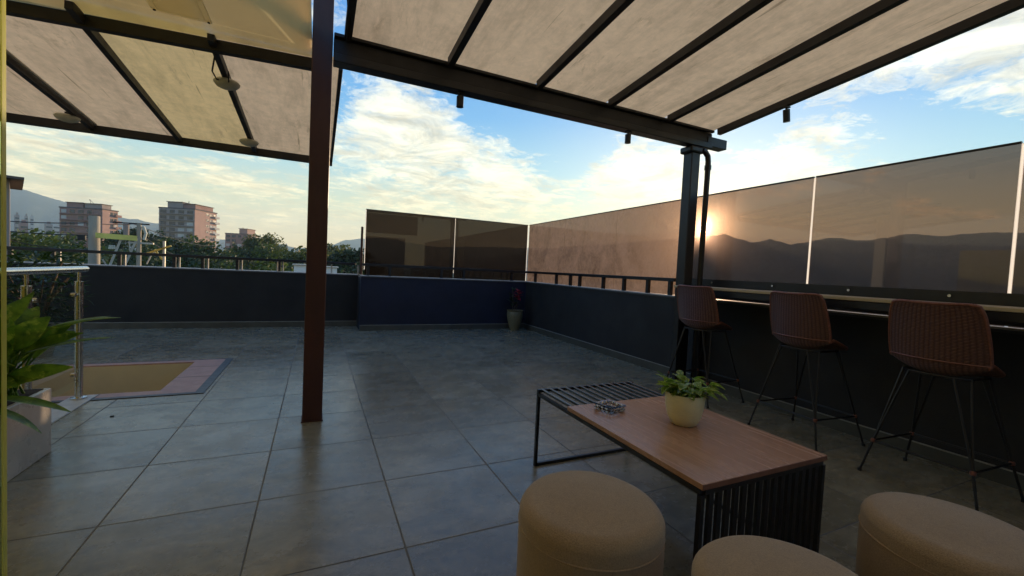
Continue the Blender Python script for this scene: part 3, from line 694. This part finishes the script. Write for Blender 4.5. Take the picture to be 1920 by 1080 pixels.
for (x, y, zz_) in ((TX0+.009, TY1, TZ-.022), (TX1-.009, TY1, TZ-.022), (TX0+.009, TY0+.012, zt-.01), (TX1-.009, TY0+.012, zt-.01)):
    put(MB().box(x-.009, x+.009, y-.009, y+.009, 0, zz_).build('leg', 'black_metal'), t)
for k in range(13):
    x = TX0+.030+k*(TX1-TX0-.060)/12
    put(MB().bar((x, TYW+.002, TZ-.008), (x, TY1+.008, TZ-.008), .016, .014).build('top_slat', 'black_gloss', bevel=.002), t)
for k in range(15):
    x = TX0+.055+k*(TX1-TX0-.11)/14
    put(MB().box(x-.012, x+.012, TY0+.005, TY0+.019, .018, zt-.009).build('side_slat', 'black_metal', bevel=.002), t)
# pot with pothos
def leaf(mb, base, d, up, L, Wd, curl=.3, n=5, fold=.25):
    """a pointed leaf blade from base along d"""
    d = Vector(d).normalized(); up = Vector(up); s = d.cross(up).normalized(); nn2 = s.cross(d).normalized(); base = Vector(base); i0 = len(mb.v)
    for k in range(n+1):
        f = k/n; wd = Wd*math.sin(math.pi*min(1, (f*.93+.05)))**.8*(1-.25*f); c = base+d*(L*f)-nn2*(curl*L*f*f)
        e_ = nn2*(fold*wd)
        mb.v += [tuple(c-s*wd/2+e_), tuple(c), tuple(c+s*wd/2+e_)]
    for k in range(n):
        a = i0+k*3; mb.f += [(a, a+1, a+4, a+3), (a+1, a+2, a+5, a+4)]
pt = thing('potted_pothos', 'variegated green pothos in a round cream pot on the wood table', 'potted plant', (1.655, 1.49, TZ))
MB().lathe([(.0, 0), (.052, 0), (.062, .006), (.078, .04), (.088, .085), (.0935, .15), (.090, .155), (.086, .150), (.083, .135), (0, .132)], 48).build('pot', 'pot_ceramic', pt, smooth=True)
MB().lathe([(0, .130), (.05, .139), (.083, .134)], 24).build('soil', 'soil', pt, smooth=True)
rg = random.Random(3); lv = MB(); stm = MB()
for k in range(80):
    a = rg.uniform(0, 2*math.pi); r = rg.uniform(.0, .07); b0 = Vector((r*math.cos(a), r*math.sin(a), .137))
    el = rg.uniform(.5, 1.45); o_ = Vector((math.cos(a)*math.cos(el), math.sin(a)*math.cos(el), math.sin(el)))
    tip = b0+o_*rg.uniform(.02, .085); stm.tube([b0, (b0+tip)/2+Vector((0, 0, .01)), tip], .0018, 5, False)
    a2 = a+rg.uniform(-.9, .9); e2 = rg.uniform(-.3, .7)
    leaf(lv, tip, (math.cos(a2)*math.cos(e2), math.sin(a2)*math.cos(e2), math.sin(e2)), (rg.uniform(-.4, .4), rg.uniform(-.4, .4), 1), rg.uniform(.042, .066), rg.uniform(.034, .052), rg.uniform(0, .5))
leaf(lv, (-.05, .05, .20), (-.75, .35, .45), (0, 0, 1), .085, .03, .1); stm.tube([(-.02, .02, .14), (-.04, .04, .2), (-.10, .09, .245)], .002, 5, False)
lv.smooth = True; lv.build('leaves', 'leaf_pothos', pt); stm.build('stems', 'leaf_pothos', pt)
# ashtray
at = thing('glass_ashtray', 'square cut glass ashtray on the wood table', 'ashtray', (1.42, 1.765, TZ), rad(12))
am = MB(); 
am.v = []; 
def ring(hw, z, n=4): return [(sx_*hw, sy_*hw, z) for sx_, sy_ in ((-1, -1), (1, -1), (1, 1), (-1, 1))]
prof = [(.050, 0), (.060, .012), (.052, .020), (.062, .030), (.055, .036), (.044, .034), (.036, .014), (.03, .010)]
for hw, z in prof: am.v += ring(hw, z)
for k in range(len(prof)-1):
    for j in range(4): a = k*4+j; b = k*4+(j+1) % 4; am.f.append((a, b, b+4, a+4))
am.f.append((3, 2, 1, 0)); am.f.append(tuple((len(prof)-1)*4+j for j in range(4)))
am.build('dish', 'crystal', at, bevel=.002)
for k in range(4):
    a = k*math.pi/2; c = Vector((math.cos(a), math.sin(a), 0)); s = Vector((-math.sin(a), math.cos(a), 0))
    nm = MB()
    for q in (-.6, 0, .6): nm.tube([c*.052+s*.05*q+Vector((0, 0, .006)), c*.060+s*.05*q+Vector((0, 0, .031))], .006, 6)
    nm.build('facet_ribs', 'crystal', at)

# ------------------------------------------------------------------ poufs
def pouf(label, x, y, H=.432, R=.240):
    t = thing('pouf', label, 'pouf', (x, y, 0), random.uniform(0, 3), 'beige round poufs around the coffee table')
    prof = [(0, .012), (R-.012, .012), (R, .02), (R+.001, .15), (R+.002, .29)]
    for k in range(1, 10):
        a = k/9*math.pi/2; prof.append((R-.050*(1-math.cos(a))+.002*(1-k/9), .375+(H-.385)*math.sin(a)))
    prof += [(R*.62, H-.003), (R*.25, H+.003), (0, H+.004)]
    ph = random.uniform(0, 6)
    MB().lathe(prof, 72, wob=lambda a, z: (.006*math.sin(3*a+ph)+.003*math.sin(7*a+ph*2))*min(1, z/.2)).build('cushion', 'pouf_fabric', t, smooth=True)
    MB().lathe([(R-.002, -.0035), (R+.0045, 0), (R-.002, .0035)], 72, (0, 0, .345)).build('piping', 'pouf_fabric', t, smooth=True)
    MB().lathe([(0, 0), (R-.03, 0), (R-.03, .013), (0, .013)], 32).build('base', 'rubber', t)
pouf('beige fabric pouf at the left corner of the coffee table', .868, 1.150)
pouf('beige fabric pouf cut off at the bottom edge of the picture', 1.125, .625)
pouf('beige fabric pouf at the right, nearest the bar stools', 1.93, .60)

# ------------------------------------------------------------------ planter with peace lily
pl = thing('stone_planter', 'square pale stone planter box by the balustrade', 'planter', (-1.60, 2.95, 0))
MB().box(-.21, .215, -.37, .37, 0, .376).build('box', 'planter_stone', pl, bevel=.006)
MB().box(-.185, .19, -.345, .345, .376, .380).build('soil', 'soil', pl)
ly = thing('peace_lily', 'big leaved green plant growing in the stone planter', 'plant', (-1.53, 3.10, .378))
rg = random.Random(11); lm = MB(); sm = MB()
for k in range(70):
    a = rg.uniform(0, 2*math.pi); el = rg.uniform(.85, 1.45); L = rg.uniform(.08, .34)
    b0 = Vector((rg.uniform(-.07, .07), rg.uniform(-.10, .10), 0)); o_ = Vector((math.cos(a)*math.cos(el), math.sin(a)*math.cos(el), math.sin(el)))
    tip = b0+o_*L; sm.tube([b0, b0+o_*L*.5+Vector((0, 0, .02)), tip], [.006, .005, .004], 6, False)
    e2 = el-rg.uniform(.0, .8)
    leaf(lm, tip, (math.cos(a)*math.cos(e2), math.sin(a)*math.cos(e2), math.sin(e2)), (rg.uniform(-.3, .9), -rg.uniform(.4, 1.2), .5), rg.uniform(.15, .26), rg.uniform(.06, .115), rg.uniform(.15, .45), 8, .18)
# the long leaves that reach to the right, and two that hang over the box edge
for (b0, tip, d, L, Wd, cu) in (((.03, .02, 0), (.13, .02, .30), (.85, .12, .42), .33, .10, .22), ((.03, 0, 0), (.12, -.04, .22), (.9, .10, .30), .34, .085, .12), ((.05, .06, 0), (.14, .08, .27), (.6, .4, .55), .27, .10, .3),
    ((.02, -.12, .0), (.08, -.18, .06), (.8, -.1, -.12), .30, .09, .12), ((.0, -.2, .0), (.06, -.22, .03), (.8, .05, -.25), .24, .08, .3)):
    sm.tube([b0, (Vector(b0)+Vector(tip))/2+Vector((0, 0, .02)), tip], [.006, .005, .004], 6, False)
    leaf(lm, tip, d, (0, 0, 1), L, Wd, cu, 8, .15)
lm.smooth = True; lm.build('leaves', 'leaf_lily', ly); sm.build('stems', 'leaf_lily', ly, smooth=True)
ly.scale = (1.1, 1.1, 1.12)
# shrub added to stand for leaves mirrored in the balustrade glass
sh = thing('shrub', 'dark leafy shrub added behind the glass balustrade for its leaf reflection', 'shrub', (-2.75, 6.3, 0))
MB().lathe([(0, 0), (.12, 0), (.17, .28), (.16, .28), (.15, .24), (0, .24)], 24).build('pot', 'urn_ceramic', sh, smooth=True)
rg = random.Random(5); lm = MB(); bm_ = MB()
for k in range(16):
    a = rg.uniform(0, 6.28); r = rg.uniform(.1, .3); bm_.tube([(0, 0, .22), (r*.4*math.cos(a), r*.4*math.sin(a), .6), (r*math.cos(a), r*math.sin(a), rg.uniform(.8, 1.05))], [.012, .008, .004], 5, False)
for k in range(700):
    a = rg.uniform(0, 6.28); r = .36*math.sqrt(rg.random()); z = rg.uniform(.35, 1.12); r *= .6+.6*math.sin(max(0, (z-.25)/1.0*math.pi))*.8
    e2 = rg.uniform(-.6, .8); a2 = a+rg.uniform(-1, 1)
    leaf(lm, (r*math.cos(a), r*math.sin(a), z), (math.cos(a2)*math.cos(e2), math.sin(a2)*math.cos(e2), math.sin(e2)), (rg.uniform(-.5, .5), rg.uniform(-.5, .5), 1), rg.uniform(.06, .12), rg.uniform(.025, .045), .2, 3)
lm.build('leaves', 'leaf_dark', sh); bm_.build('branches', 'bark', sh)
# urn in the corner with red bromeliad
un = thing('corner_plant', 'red flowering plant in a ribbed clay urn in the back corner', 'potted plant', (3.60, 7.56, 0))
MB().lathe([(0, 0), (.085, 0), (.09, .02), (.10, .05), (.135, .16), (.158, .28), (.160, .34), (.150, .375), (.158, .385), (.165, .40), (.15, .40), (.14, .37), (0, .36)], 40, wob=lambda a, z: .012*math.sin(a*14)).build('urn', 'urn_ceramic', un, smooth=True)
rg = random.Random(8); lm = MB(); rm = MB(); sm = MB()
for k in range(26):
    a = rg.uniform(0, 6.28); z = rg.uniform(.45, .80); r = rg.uniform(.0, .05); a0 = rg.uniform(-.03, .03)-.06
    leaf(lm, (a0+r*math.cos(a), r*math.sin(a), z), (math.cos(a)*.7, math.sin(a)*.7, .7), (0, 0, 1), rg.uniform(.08, .15), .035, .3)
for k in range(30):
    a = rg.uniform(0, 6.28); z = rg.uniform(.60, .80)
    leaf(rm, (.05+rg.uniform(-.02, .02), rg.uniform(-.02, .02), z), (math.cos(a)*.8, math.sin(a)*.8, rg.uniform(-.1, .8)), (0, 0, 1), rg.uniform(.07, .12), .04, .3)
for a, b in (((-.05, 0, .36), (-.07, 0, .80)), ((.02, 0, .36), (.05, 0, .80)), ((0, 0, .36), (-.03, .02, .6))): sm.tube([a, b], .006, 6)
lm.build('leaves', 'leaf_dark', un); rm.build('flower', 'red_petal', un); sm.build('stems', 'bark', un)

# ------------------------------------------------------------------ house parts beside and behind the camera (seen mirrored in the panes)
t = thing('yellow_house_wall', 'olive yellow wall of the house left of the terrace', 'wall', (-3.1, 2, 0))
put(MB().box(-3.3, -3.05, -1.5, 3.75, 0, 1.97).build('wall', 'olive_wall'), t)
t = thing('white_wall_pilaster', 'white pilaster left of the terrace mirrored in the glass', 'pilaster', (-3.05, 5.0, 0))
put(MB().box(-3.12, -3.0, 4.9, 5.1, 0, 3.2).build('shaft', 'white_paint', bevel=.005), t)
t = thing('house_wall', 'dark house wall with wide opening behind the viewer', 'wall', (0, -2.6, 0))
put(MB().box(-6, -1.6, -2.75, -2.6, 0, 3.3).box(-1.6, 3.93, -2.75, -2.6, 2.5, 3.3).build('wall', 'grey_wall'), t)
put(MB().box(-1.6, 3.93, -5.4, -5.3, 0, 2.5).box(-1.6, -1.5, -5.3, -2.75, 0, 2.5).build('room_wall', 'grey_wall'), t)

# ------------------------------------------------------------------ ground and hills
GZ = -16.0
g_ = MB(); g_.quad((-9000, -9000, GZ), (9000, -9000, GZ), (9000, 9000, GZ), (-9000, 9000, GZ)); struct(g_.build('ground', 'ground_cover'))
def hills(name, prof, R0, R1, R2, mat, seed):
    """ridge line given as (azimuth, elevation) pairs; a solid slope up to it and down behind"""
    az0, az1 = prof[0][0], prof[-1][0]; N = int((az1-az0)*5); M_ = 14; mb = MB(); mb.smooth = True
    def el(a):
        for (a0, e0), (a1, e1) in zip(prof, prof[1:]):
            if a0 <= a <= a1:
                f = (a-a0)/(a1-a0); f = f*f*(3-2*f)*.5+f*.5; return e0+(e1-e0)*f
        return prof[-1][1]
    for i in range(N+1):
        a = az0+(az1-az0)*i/N; e_ = el(a)+.10*noise.noise(Vector((a*1.3, seed, 0)))+.05*noise.noise(Vector((a*4.1, seed, 3)))
        H = R1*math.tan(rad(e_))+CAMZ-GZ
        for j in range(M_+1):
            f = j/M_
            if f <= .7: r = R0+(R1-R0)*(f/.7); h = H*(f/.7)**1.25
            else: r = R1+(R2-R1)*((f-.7)/.3); h = H*(1-(f-.7)/.3)
            if 0 < f < .7: h += H*.16*noise.noise(Vector((a*.55, f*5, seed)))*math.sin(f/.7*math.pi); h = max(0, min(h, H*(r/R1)*.97))
            mb.v.append((r*math.sin(rad(a)), r*math.cos(rad(a)), GZ+h-.5))
    for i in range(N):
        for j in range(M_): q = i*(M_+1)+j; mb.f.append((q, q+M_+1, q+M_+2, q+1))
    return struct(mb.build(name, mat))
hills('distant_mountains', [(-75, 4.5), (-45, 6.0), (-30, 5.0), (-24.5, 5.35), (-22.5, 4.75), (-19.5, 3.8), (-17.5, 3.55), (-15, 3.3), (-12, 2.5), (-10, 2.0), (-7, 1.9), (-4.5, 1.95), (-2.5, 1.6), (0, 1.55), (1.5, 2.2), (3.2, 3.0), (5, 3.35), (8, 3.6), (14, 2.8), (22, 3.2), (34, 3.6)], 2300, 3500, 3950, 'hill_forest', 1.5)
hills('near_mountains', [(26, 3.0), (36, 4.2), (43, 5.0), (47.5, 5.45), (49, 5.70), (51.3, 5.95), (53, 5.3), (54.2, 4.95), (56, 5.35), (58, 4.75), (61.7, 5.55), (64.4, 5.15), (66, 5.5), (67.6, 5.85), (70, 5.55), (73, 5.8), (80, 5.6), (100, 5.0), (120, 4.0)], 1300, 2100, 2600, 'hill_forest', 7.7)

# ------------------------------------------------------------------ towers
def tower(label, uL, uC, uR, vtop, Dn, theta, floors, mats, pent=None, seed=1, name='apartment_tower', cols=(4, 3), front_balc=True):
    aL, aC, aR = azof(uL, 420), azof(uC, 420), azof(uR, 420); th_ = rad(theta)
    N = Vector((math.sin(rad(aC)), math.cos(rad(aC)), 0))*Dn
    a = Vector((-math.cos(th_), math.sin(th_), 0)); b = Vector((math.sin(th_), math.cos(th_), 0))
    def solve(d, az):
        tz = math.tan(rad(az)); return (tz*N.y-N.x)/(d.x-tz*d.y)
    wd, dp = solve(a, aL), solve(b, aR)
    ztop = CAMZ+Dn*math.tan(rad(elof(uC, vtop))); H = ztop-GZ
    rz = math.atan2(-a.y, -a.x)       # local +x runs along the front face to its right, +y runs away
    root = thing(name, label, 'tower', (N.x, N.y, GZ), rz, 'apartment towers beyond the trees')
    # local: front face y=0, x from -wd..0 ; side face x=0, y 0..dp
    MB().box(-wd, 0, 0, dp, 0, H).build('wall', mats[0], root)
    fh = (H-2)/floors if floors else 3; rg = random.Random(seed); fh = 2.9; nf = min(floors, int(H/fh)-1)
    MB().box(-wd-.25, .25, -.25, dp+.25, H, H+.5).build('roof_slab', 'roof_dark', root)
    sf = MB().box(-wd+.02, -.3, -.12, -.001, H-nf*fh-.4, H-.01).build('front_shaded', mats[1], root)  # front overlaid in a darker material, its shade put into the colour
    bay = wd/cols[0]
    for f in range(nf):
        z = H-fh*(f+1)+.5
        MB().box(-wd+.4, -.6, -(.9 if front_balc else .3), -.125, z-.35, z-.15).build('balcony_slab', mats[2], root)
        for c in range(cols[0]):
            x = -wd+bay*(c+.5); ww = bay*rg.uniform(.28, .36)
            if rg.random() < .12: continue
            MB().box(x-ww, x+ww, -.18, -.121, z+.15, z+1.75).build('window', 'tower_pane' if rg.random() < .75 else 'pale_render', root)
        sb = dp*.5/cols[1]
        for c in range(cols[1]):
            y = dp*.48+sb*(c+.5)
            MB().box(.001, .06, y-sb*.38, y+sb*.38, z+.3, z+1.6).build('window', 'tower_pane' if rg.random() < .8 else 'pale_render', root)
        if f > 0 or True:
            MB().box(.001, 1.1, dp-sb*1.0, dp+.9, z-.35, z-.05).box(.95, 1.1, dp-sb*1.0, dp+.9, z-.05, z+.7).build('balcony', 'pale_render' if seed == 2 else mats[2], root)
    for (x0, x1, y0, y1, h, mt) in (pent or []):
        MB().box(-wd+wd*x0, -wd+wd*x1, dp*y0, dp*y1, H+.5, H+.5+h).build('penthouse', mt, root)
        MB().box(-wd+wd*x0-.4, -wd+wd*x1+.4, dp*y0-.4, dp*y1+.4, H+.5+h, H+.75+h).build('penthouse_roof', 'roof_dark', root)
    for k in range(2):
        MB().tube([(-wd*rg.uniform(.2, .8), dp*.5, H), (-wd*.5, dp*.5, H+5)], .08, 5).build('antenna', 'wire', root)
    return root, wd, dp, H
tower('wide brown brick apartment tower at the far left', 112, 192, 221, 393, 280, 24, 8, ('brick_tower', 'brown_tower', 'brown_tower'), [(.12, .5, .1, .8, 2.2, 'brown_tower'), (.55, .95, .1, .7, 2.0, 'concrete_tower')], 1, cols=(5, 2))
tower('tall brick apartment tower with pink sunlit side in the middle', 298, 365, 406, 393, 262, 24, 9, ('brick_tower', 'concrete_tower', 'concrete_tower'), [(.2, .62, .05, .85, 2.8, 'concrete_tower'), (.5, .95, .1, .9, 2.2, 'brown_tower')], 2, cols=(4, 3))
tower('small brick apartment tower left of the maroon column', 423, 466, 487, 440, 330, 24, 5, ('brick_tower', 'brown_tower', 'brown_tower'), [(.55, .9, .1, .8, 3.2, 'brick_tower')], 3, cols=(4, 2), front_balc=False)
def far_block(label, u0, u1, v, Dn, mat, nwin=4):
    a0, a1 = azof(u0, 440), azof(u1, 440); c = (a0+a1)/2; e = elof((u0+u1)/2, v); H = Dn*math.tan(rad(e))+CAMZ-GZ; wd = Dn*math.tan(rad(a1-a0))
    t = thing('city_block', label, 'building', (Dn*math.sin(rad(c)), Dn*math.cos(rad(c)), GZ), rad(-c+12), 'far city blocks')
    MB().box(-wd/2, wd/2, -wd*.35, wd*.35, 0, H).build('wall', mat, t)
    MB().box(-wd*.2, wd*.25, -wd*.2, wd*.2, H, H+3).build('roof_house', mat, t)
    for k in range(nwin):
        MB().box(-wd*.4, wd*.4, -wd*.35-.15, -wd*.35-.01, H-5-k*6, H-3-k*6).build('window_band', 'tower_pane', t)
far_block('pale far high rise just left of the brown tower group, tallest of the far city', 46, 52, 405, 900, 'concrete_tower')
far_block('white far high rise beside the tallest far one', 56, 63, 407, 900, 'pale_render')
far_block('low far block at the left edge of the far city', 27, 36, 403, 800, 'concrete_tower')
far_block('wide low brown block in the far city', 36, 52, 418, 620, 'brown_tower')
far_block('pinkish far block touching the brown tower from the left', 84, 98, 420, 800, 'concrete_tower')
far_block('grey far block next to the brown tower', 98, 112, 421, 820, 'pale_render')
far_block('lone slim far tower just left of the maroon column', 534, 540, 460, 900, 'concrete_tower')
# low white sheds seen between the rail posts
for lab, u0, u1, vt in (('white shed wall seen under the rail just left of the column', 551, 590, 498), ('white shed wall seen under the rail just right of the column', 600, 632, 502)):
    a0, a1 = azof(u0, 500), azof(u1, 500); Dn = 32; c = (a0+a1)/2; wd = Dn*math.tan(rad(a1-a0)); H = Dn*math.tan(rad(elof((u0+u1)/2, vt)))+CAMZ-GZ
    t = thing('shed', lab, 'shed', (Dn*math.sin(rad(c)), Dn*math.cos(rad(c)), GZ), rad(-c))
    MB().box(-wd/2, wd/2, 0, 2.5, 0, H).build('wall', 'white_paint', t); MB().box(-wd/2-.1, wd/2+.1, -.1, 2.6, H, H+.08).build('roof', 'galvanised', t)
# neighbour building at the extreme left
t = thing('neighbour_house', 'brown neighbouring wall with thin roof edge at the left picture edge', 'house', (-8.45, 18, GZ), rad(25))
MB().box(-3, 0, 0, 3, 0, CAMZ-GZ+2.0).build('wall', 'concrete_tower', t); MB().box(-3.2, .28, -.5, 3.2, CAMZ-GZ+2.0, CAMZ-GZ+2.07).build('roof_edge', 'roof_dark', t)
# ------------------------------------------------------------------ trees
def tree(label, u, v, Dn, R, seed, mat='tree_leaf', n=2600, flat=.75, ls=.30):
    az = azof(u, v); zt_ = CAMZ+Dn*math.tan(rad(elof(u, v))); root = thing('tree', label, 'tree', (Dn*math.sin(rad(az)), Dn*math.cos(rad(az)), GZ), 0, 'trees beyond the terrace')
    rg = random.Random(seed); H = zt_-GZ; zc = H-R*flat
    br = MB(); br.tube([(0, 0, 0), (rg.uniform(-.3, .3), rg.uniform(-.3, .3), zc*.55), (rg.uniform(-.5, .5), rg.uniform(-.5, .5), zc)], [.45, .33, .2], 8)
    cl = []
    for k in range(17):
        a = rg.uniform(0, 6.28); e = rg.uniform(-.35, 1.45); rr = R*rg.uniform(.45, .95)
        c = Vector((math.cos(a)*math.cos(e)*rr, math.sin(a)*math.cos(e)*rr, zc+math.sin(e)*rr*flat)); cr = R*rg.uniform(.20, .42); c.z = min(c.z, H-cr*.6)
        cl.append((c, cr)); br.tube([(0, 0, zc*.8), (c*0.5+Vector((0, 0, zc*.45))), c], [.14, .09, .04], 5, False)
    br.build('trunk', 'bark', root)
    lm = MB(); vs, fs = lm.v, lm.f
    for k in range(n):
        c, cr = cl[k % len(cl)]
        d = Vector((rg.gauss(0, 1), rg.gauss(0, 1), rg.gauss(0, .8))).normalized()*cr*(rg.random()**.45); p = c+d
        q = Vector((rg.gauss(0, 1), rg.gauss(0, 1), rg.gauss(0, 1)+.8)).normalized(); s = q.orthogonal().normalized()*ls*rg.uniform(.5, 1.2); t2 = q.cross(s)*.6
        i = len(vs); vs += [tuple(p-s), tuple(p-t2), tuple(p+s), tuple(p+t2)]; fs.append((i, i+1, i+2, i+3))
    lm.build('crown', mat, root)
T = [
 ('bushy tree in front of the far city at the left', 45, 440, 75, 7, 'tree_leaf'),
 ('round tree between the far city and the brown tower foot', 88, 437, 85, 7, 'tree_leaf'),
 ('dark tree hiding the foot of the brown tower', 140, 470, 60, 6, 'tree_leaf_deep'),
 ('dark tree behind the concrete utility pole', 205, 462, 70, 7, 'tree_leaf_deep'),
 ('tall dark tree left of the middle tower', 272, 432, 110, 6, 'tree_leaf_deep'),
 ('big green tree before the middle tower', 312, 440, 90, 8, 'tree_leaf'),
 ('deep green tree hiding the middle tower foot', 345, 452, 80, 6, 'tree_leaf_deep'),
 ('low olive tree between middle and small tower', 425, 473, 90, 6, 'tree_leaf_olive'),
 ('tree in front of the small brick tower', 462, 468, 100, 6, 'tree_leaf_deep'),
 ('loose tall tree right of the small brick tower', 490, 443, 105, 6, 'tree_leaf_olive'),
 ('spreading tree left of the lone slim tower', 512, 462, 90, 6, 'tree_leaf'),
 ('olive tree left of the maroon column', 556, 470, 75, 5.5, 'tree_leaf_olive'),
 ('olive tree hidden partly by the maroon column', 590, 472, 70, 5, 'tree_leaf_olive'),
 ('open tree right of the maroon column', 630, 462, 80, 5, 'tree_leaf_olive'),
 ('dark bushy tree beside the dark glass end', 662, 471, 60, 4, 'tree_leaf_deep'),
 ('low bright green bush behind the rail at left', 75, 496, 26, 2.4, 'tree_leaf_olive'),
 ('low tree behind the rail at the utility pole', 210, 496, 45, 6, 'tree_leaf_deep'),
 ('low tree behind the rail below the middle tower', 320, 490, 50, 7, 'tree_leaf_deep'),
 ('low green tree behind the rail below the small tower', 425, 486, 48, 6, 'tree_leaf_olive'),
 ('low green tree behind the rail left of the sheds', 500, 488, 46, 6, 'tree_leaf'),
 ('low green tree behind the rail around the sheds', 600, 490, 50, 7, 'tree_leaf_deep'),
 ('low dark tree behind the rail at far left', 60, 478, 40, 6, 'tree_leaf_deep'),
 ('low dark tree behind the rail next to the utility pole', 150, 482, 42, 6, 'tree_leaf_deep')]
for i, (lab, u, v_, Dn, R, mt) in enumerate(T): tree(lab, u, v_, Dn, R, 20+i, mt, 4200 if Dn > 30 else 2500, ls=.32 if Dn > 55 else .2)

# ------------------------------------------------------------------ poles and wires
def at(u, v, Dn): d = ray(u, v); return CAM+d*(Dn/math.hypot(d.x, d.y))
P = at(177, 405, 15.0)
t = thing('utility_pole', 'thick pale concrete utility pole behind the rail', 'utility pole', (P.x, P.y, GZ))
h_ = P.z-GZ; MB().tube([(0, 0, 0), (0, 0, h_-.01), (0, 0, h_)], [.17, .108, .105], 24).build('shaft', 'concrete', t, smooth=True)
MB().box(-.30, -.17, -.05, .05, h_-.62, h_-.50).build('insulator_bracket', 'wire', t)
t2 = thing('pole_crossarm', 'yellow lit steel crossarm with braces and insulators beside the concrete pole', 'crossarm', tuple(at(218, 443, 14.7)))
o0 = at(218, 443, 14.7); L_ = lambda u, v, Dn=14.7: at(u, v, Dn)-o0
MB().bar(L_(179, 441), L_(257, 447), .10, .13).build('arm', 'yellow_steel', t2)
MB().bar(L_(226, 450), L_(205, 500), .05, .05).build('brace', 'galvanised', t2); MB().bar(L_(257, 447), L_(233, 500), .05, .05).build('brace', 'galvanised', t2)
MB().bar(L_(243, 448), L_(243, 470), .03, .03).build('brace', 'galvanised', t2)
MB().bar(L_(192, 486), L_(201, 500), .03, .03).build('brace', 'galvanised', t2)
for u in (206, 210, 214): MB().lathe([(0, 0), (.03, 0), (.035, .04), (.02, .05), (.03, .08), (0, .1)], 8, L_(u, 467)).build('insulator', 'lamp_white', t2)
P = at(261, 418, 17.0)
t = thing('transformer_pole', 'slim concrete pole with transformer brackets right of the crossarm', 'utility pole', (P.x, P.y, GZ)); h_ = P.z-GZ
MB().tube([(0, 0, 0), (0, 0, h_)], [.09, .055], 14).build('shaft', 'concrete', t, smooth=True)
MB().tube([(-.30, 0, h_-.52), (-.30, 0, h_-.02)], .07, 12).build('drum', 'concrete_tower', t); MB().bar((-.6, 0, h_-.03), (.25, 0, h_-.03), .05, .04).build('top_arm', 'wire', t)
MB().bar((-.25, 0, h_-.6), (.35, 0, h_-.6), .08, .05).build('lower_arm', 'galvanised', t)
MB().tube([(.12, 0, h_-.5), (.16, 0, h_-.3), (.10, 0, h_-.1)], .04, 8).build('insulator', 'lamp_white', t)
P = at(308, 452, 22.0)
t = thing('street_pole', 'thin pole with orange wooden arms behind the rail', 'utility pole', (P.x, P.y, GZ)); h_ = P.z-GZ
MB().tube([(0, 0, 0), (0, 0, h_)], .05, 8).build('shaft', 'galvanised', t)
MB().bar((-.75, 0, h_-.62), (.25, -.1, h_-.18), .06, .06).build('arm', 'brass', t); MB().bar((-.3, 0, h_-.35), (-.05, 0, h_-.75), .06, .06).build('arm', 'brass', t)
MB().bar((-.35, 0, h_-.45), (-.55, 0, h_-.95), .04, .04).build('brace', 'galvanised', t)
def wirerun(label, pts):
    mb = MB(); ps = [Vector(p) for p in pts]; out_ = []
    for a, b in zip(ps, ps[1:]):
        for k in range(8): f = k/8; q = a.lerp(b, f); q.z -= .35*4*f*(1-f)*(a-b).length/30; out_.append(q)
    out_.append(ps[-1]); mb.tube(out_, .012, 5, False); tag(mb.build('power_line', 'wire'), label, 'wire', 'power lines')
wirerun('thin upper power line crossing the brown tower', [at(20, 415, 16), at(160, 418, 15), at(250, 420, 17), at(420, 455, 60)])
wirerun('middle power line left of the concrete pole', [at(20, 434, 16), at(170, 441, 15)])
wirerun('lowest power line dipping before the left trees', [at(20, 450, 20), at(80, 462, 18), at(166, 468, 15)])
wirerun('power line running down from the transformer pole', [at(268, 442, 17), at(350, 478, 40)])

# ------------------------------------------------------------------ haze: one closed box of even thin air
m, g, out = newmat('haze_air'); pv = g.n('ShaderNodeVolumePrincipled'); pv.inputs['Density'].default_value = .00023
pv.inputs['Color'].default_value = (.62, .88, 1.0, 1); pv.inputs['Anisotropy'].default_value = .2
g.l(pv.outputs[0], out.inputs['Volume'])
hz = MB().box(-4300, 4300, -1500, 4300, GZ-1, 360).build('haze', 'haze_air'); tag(hz, None, None, None, 'stuff')
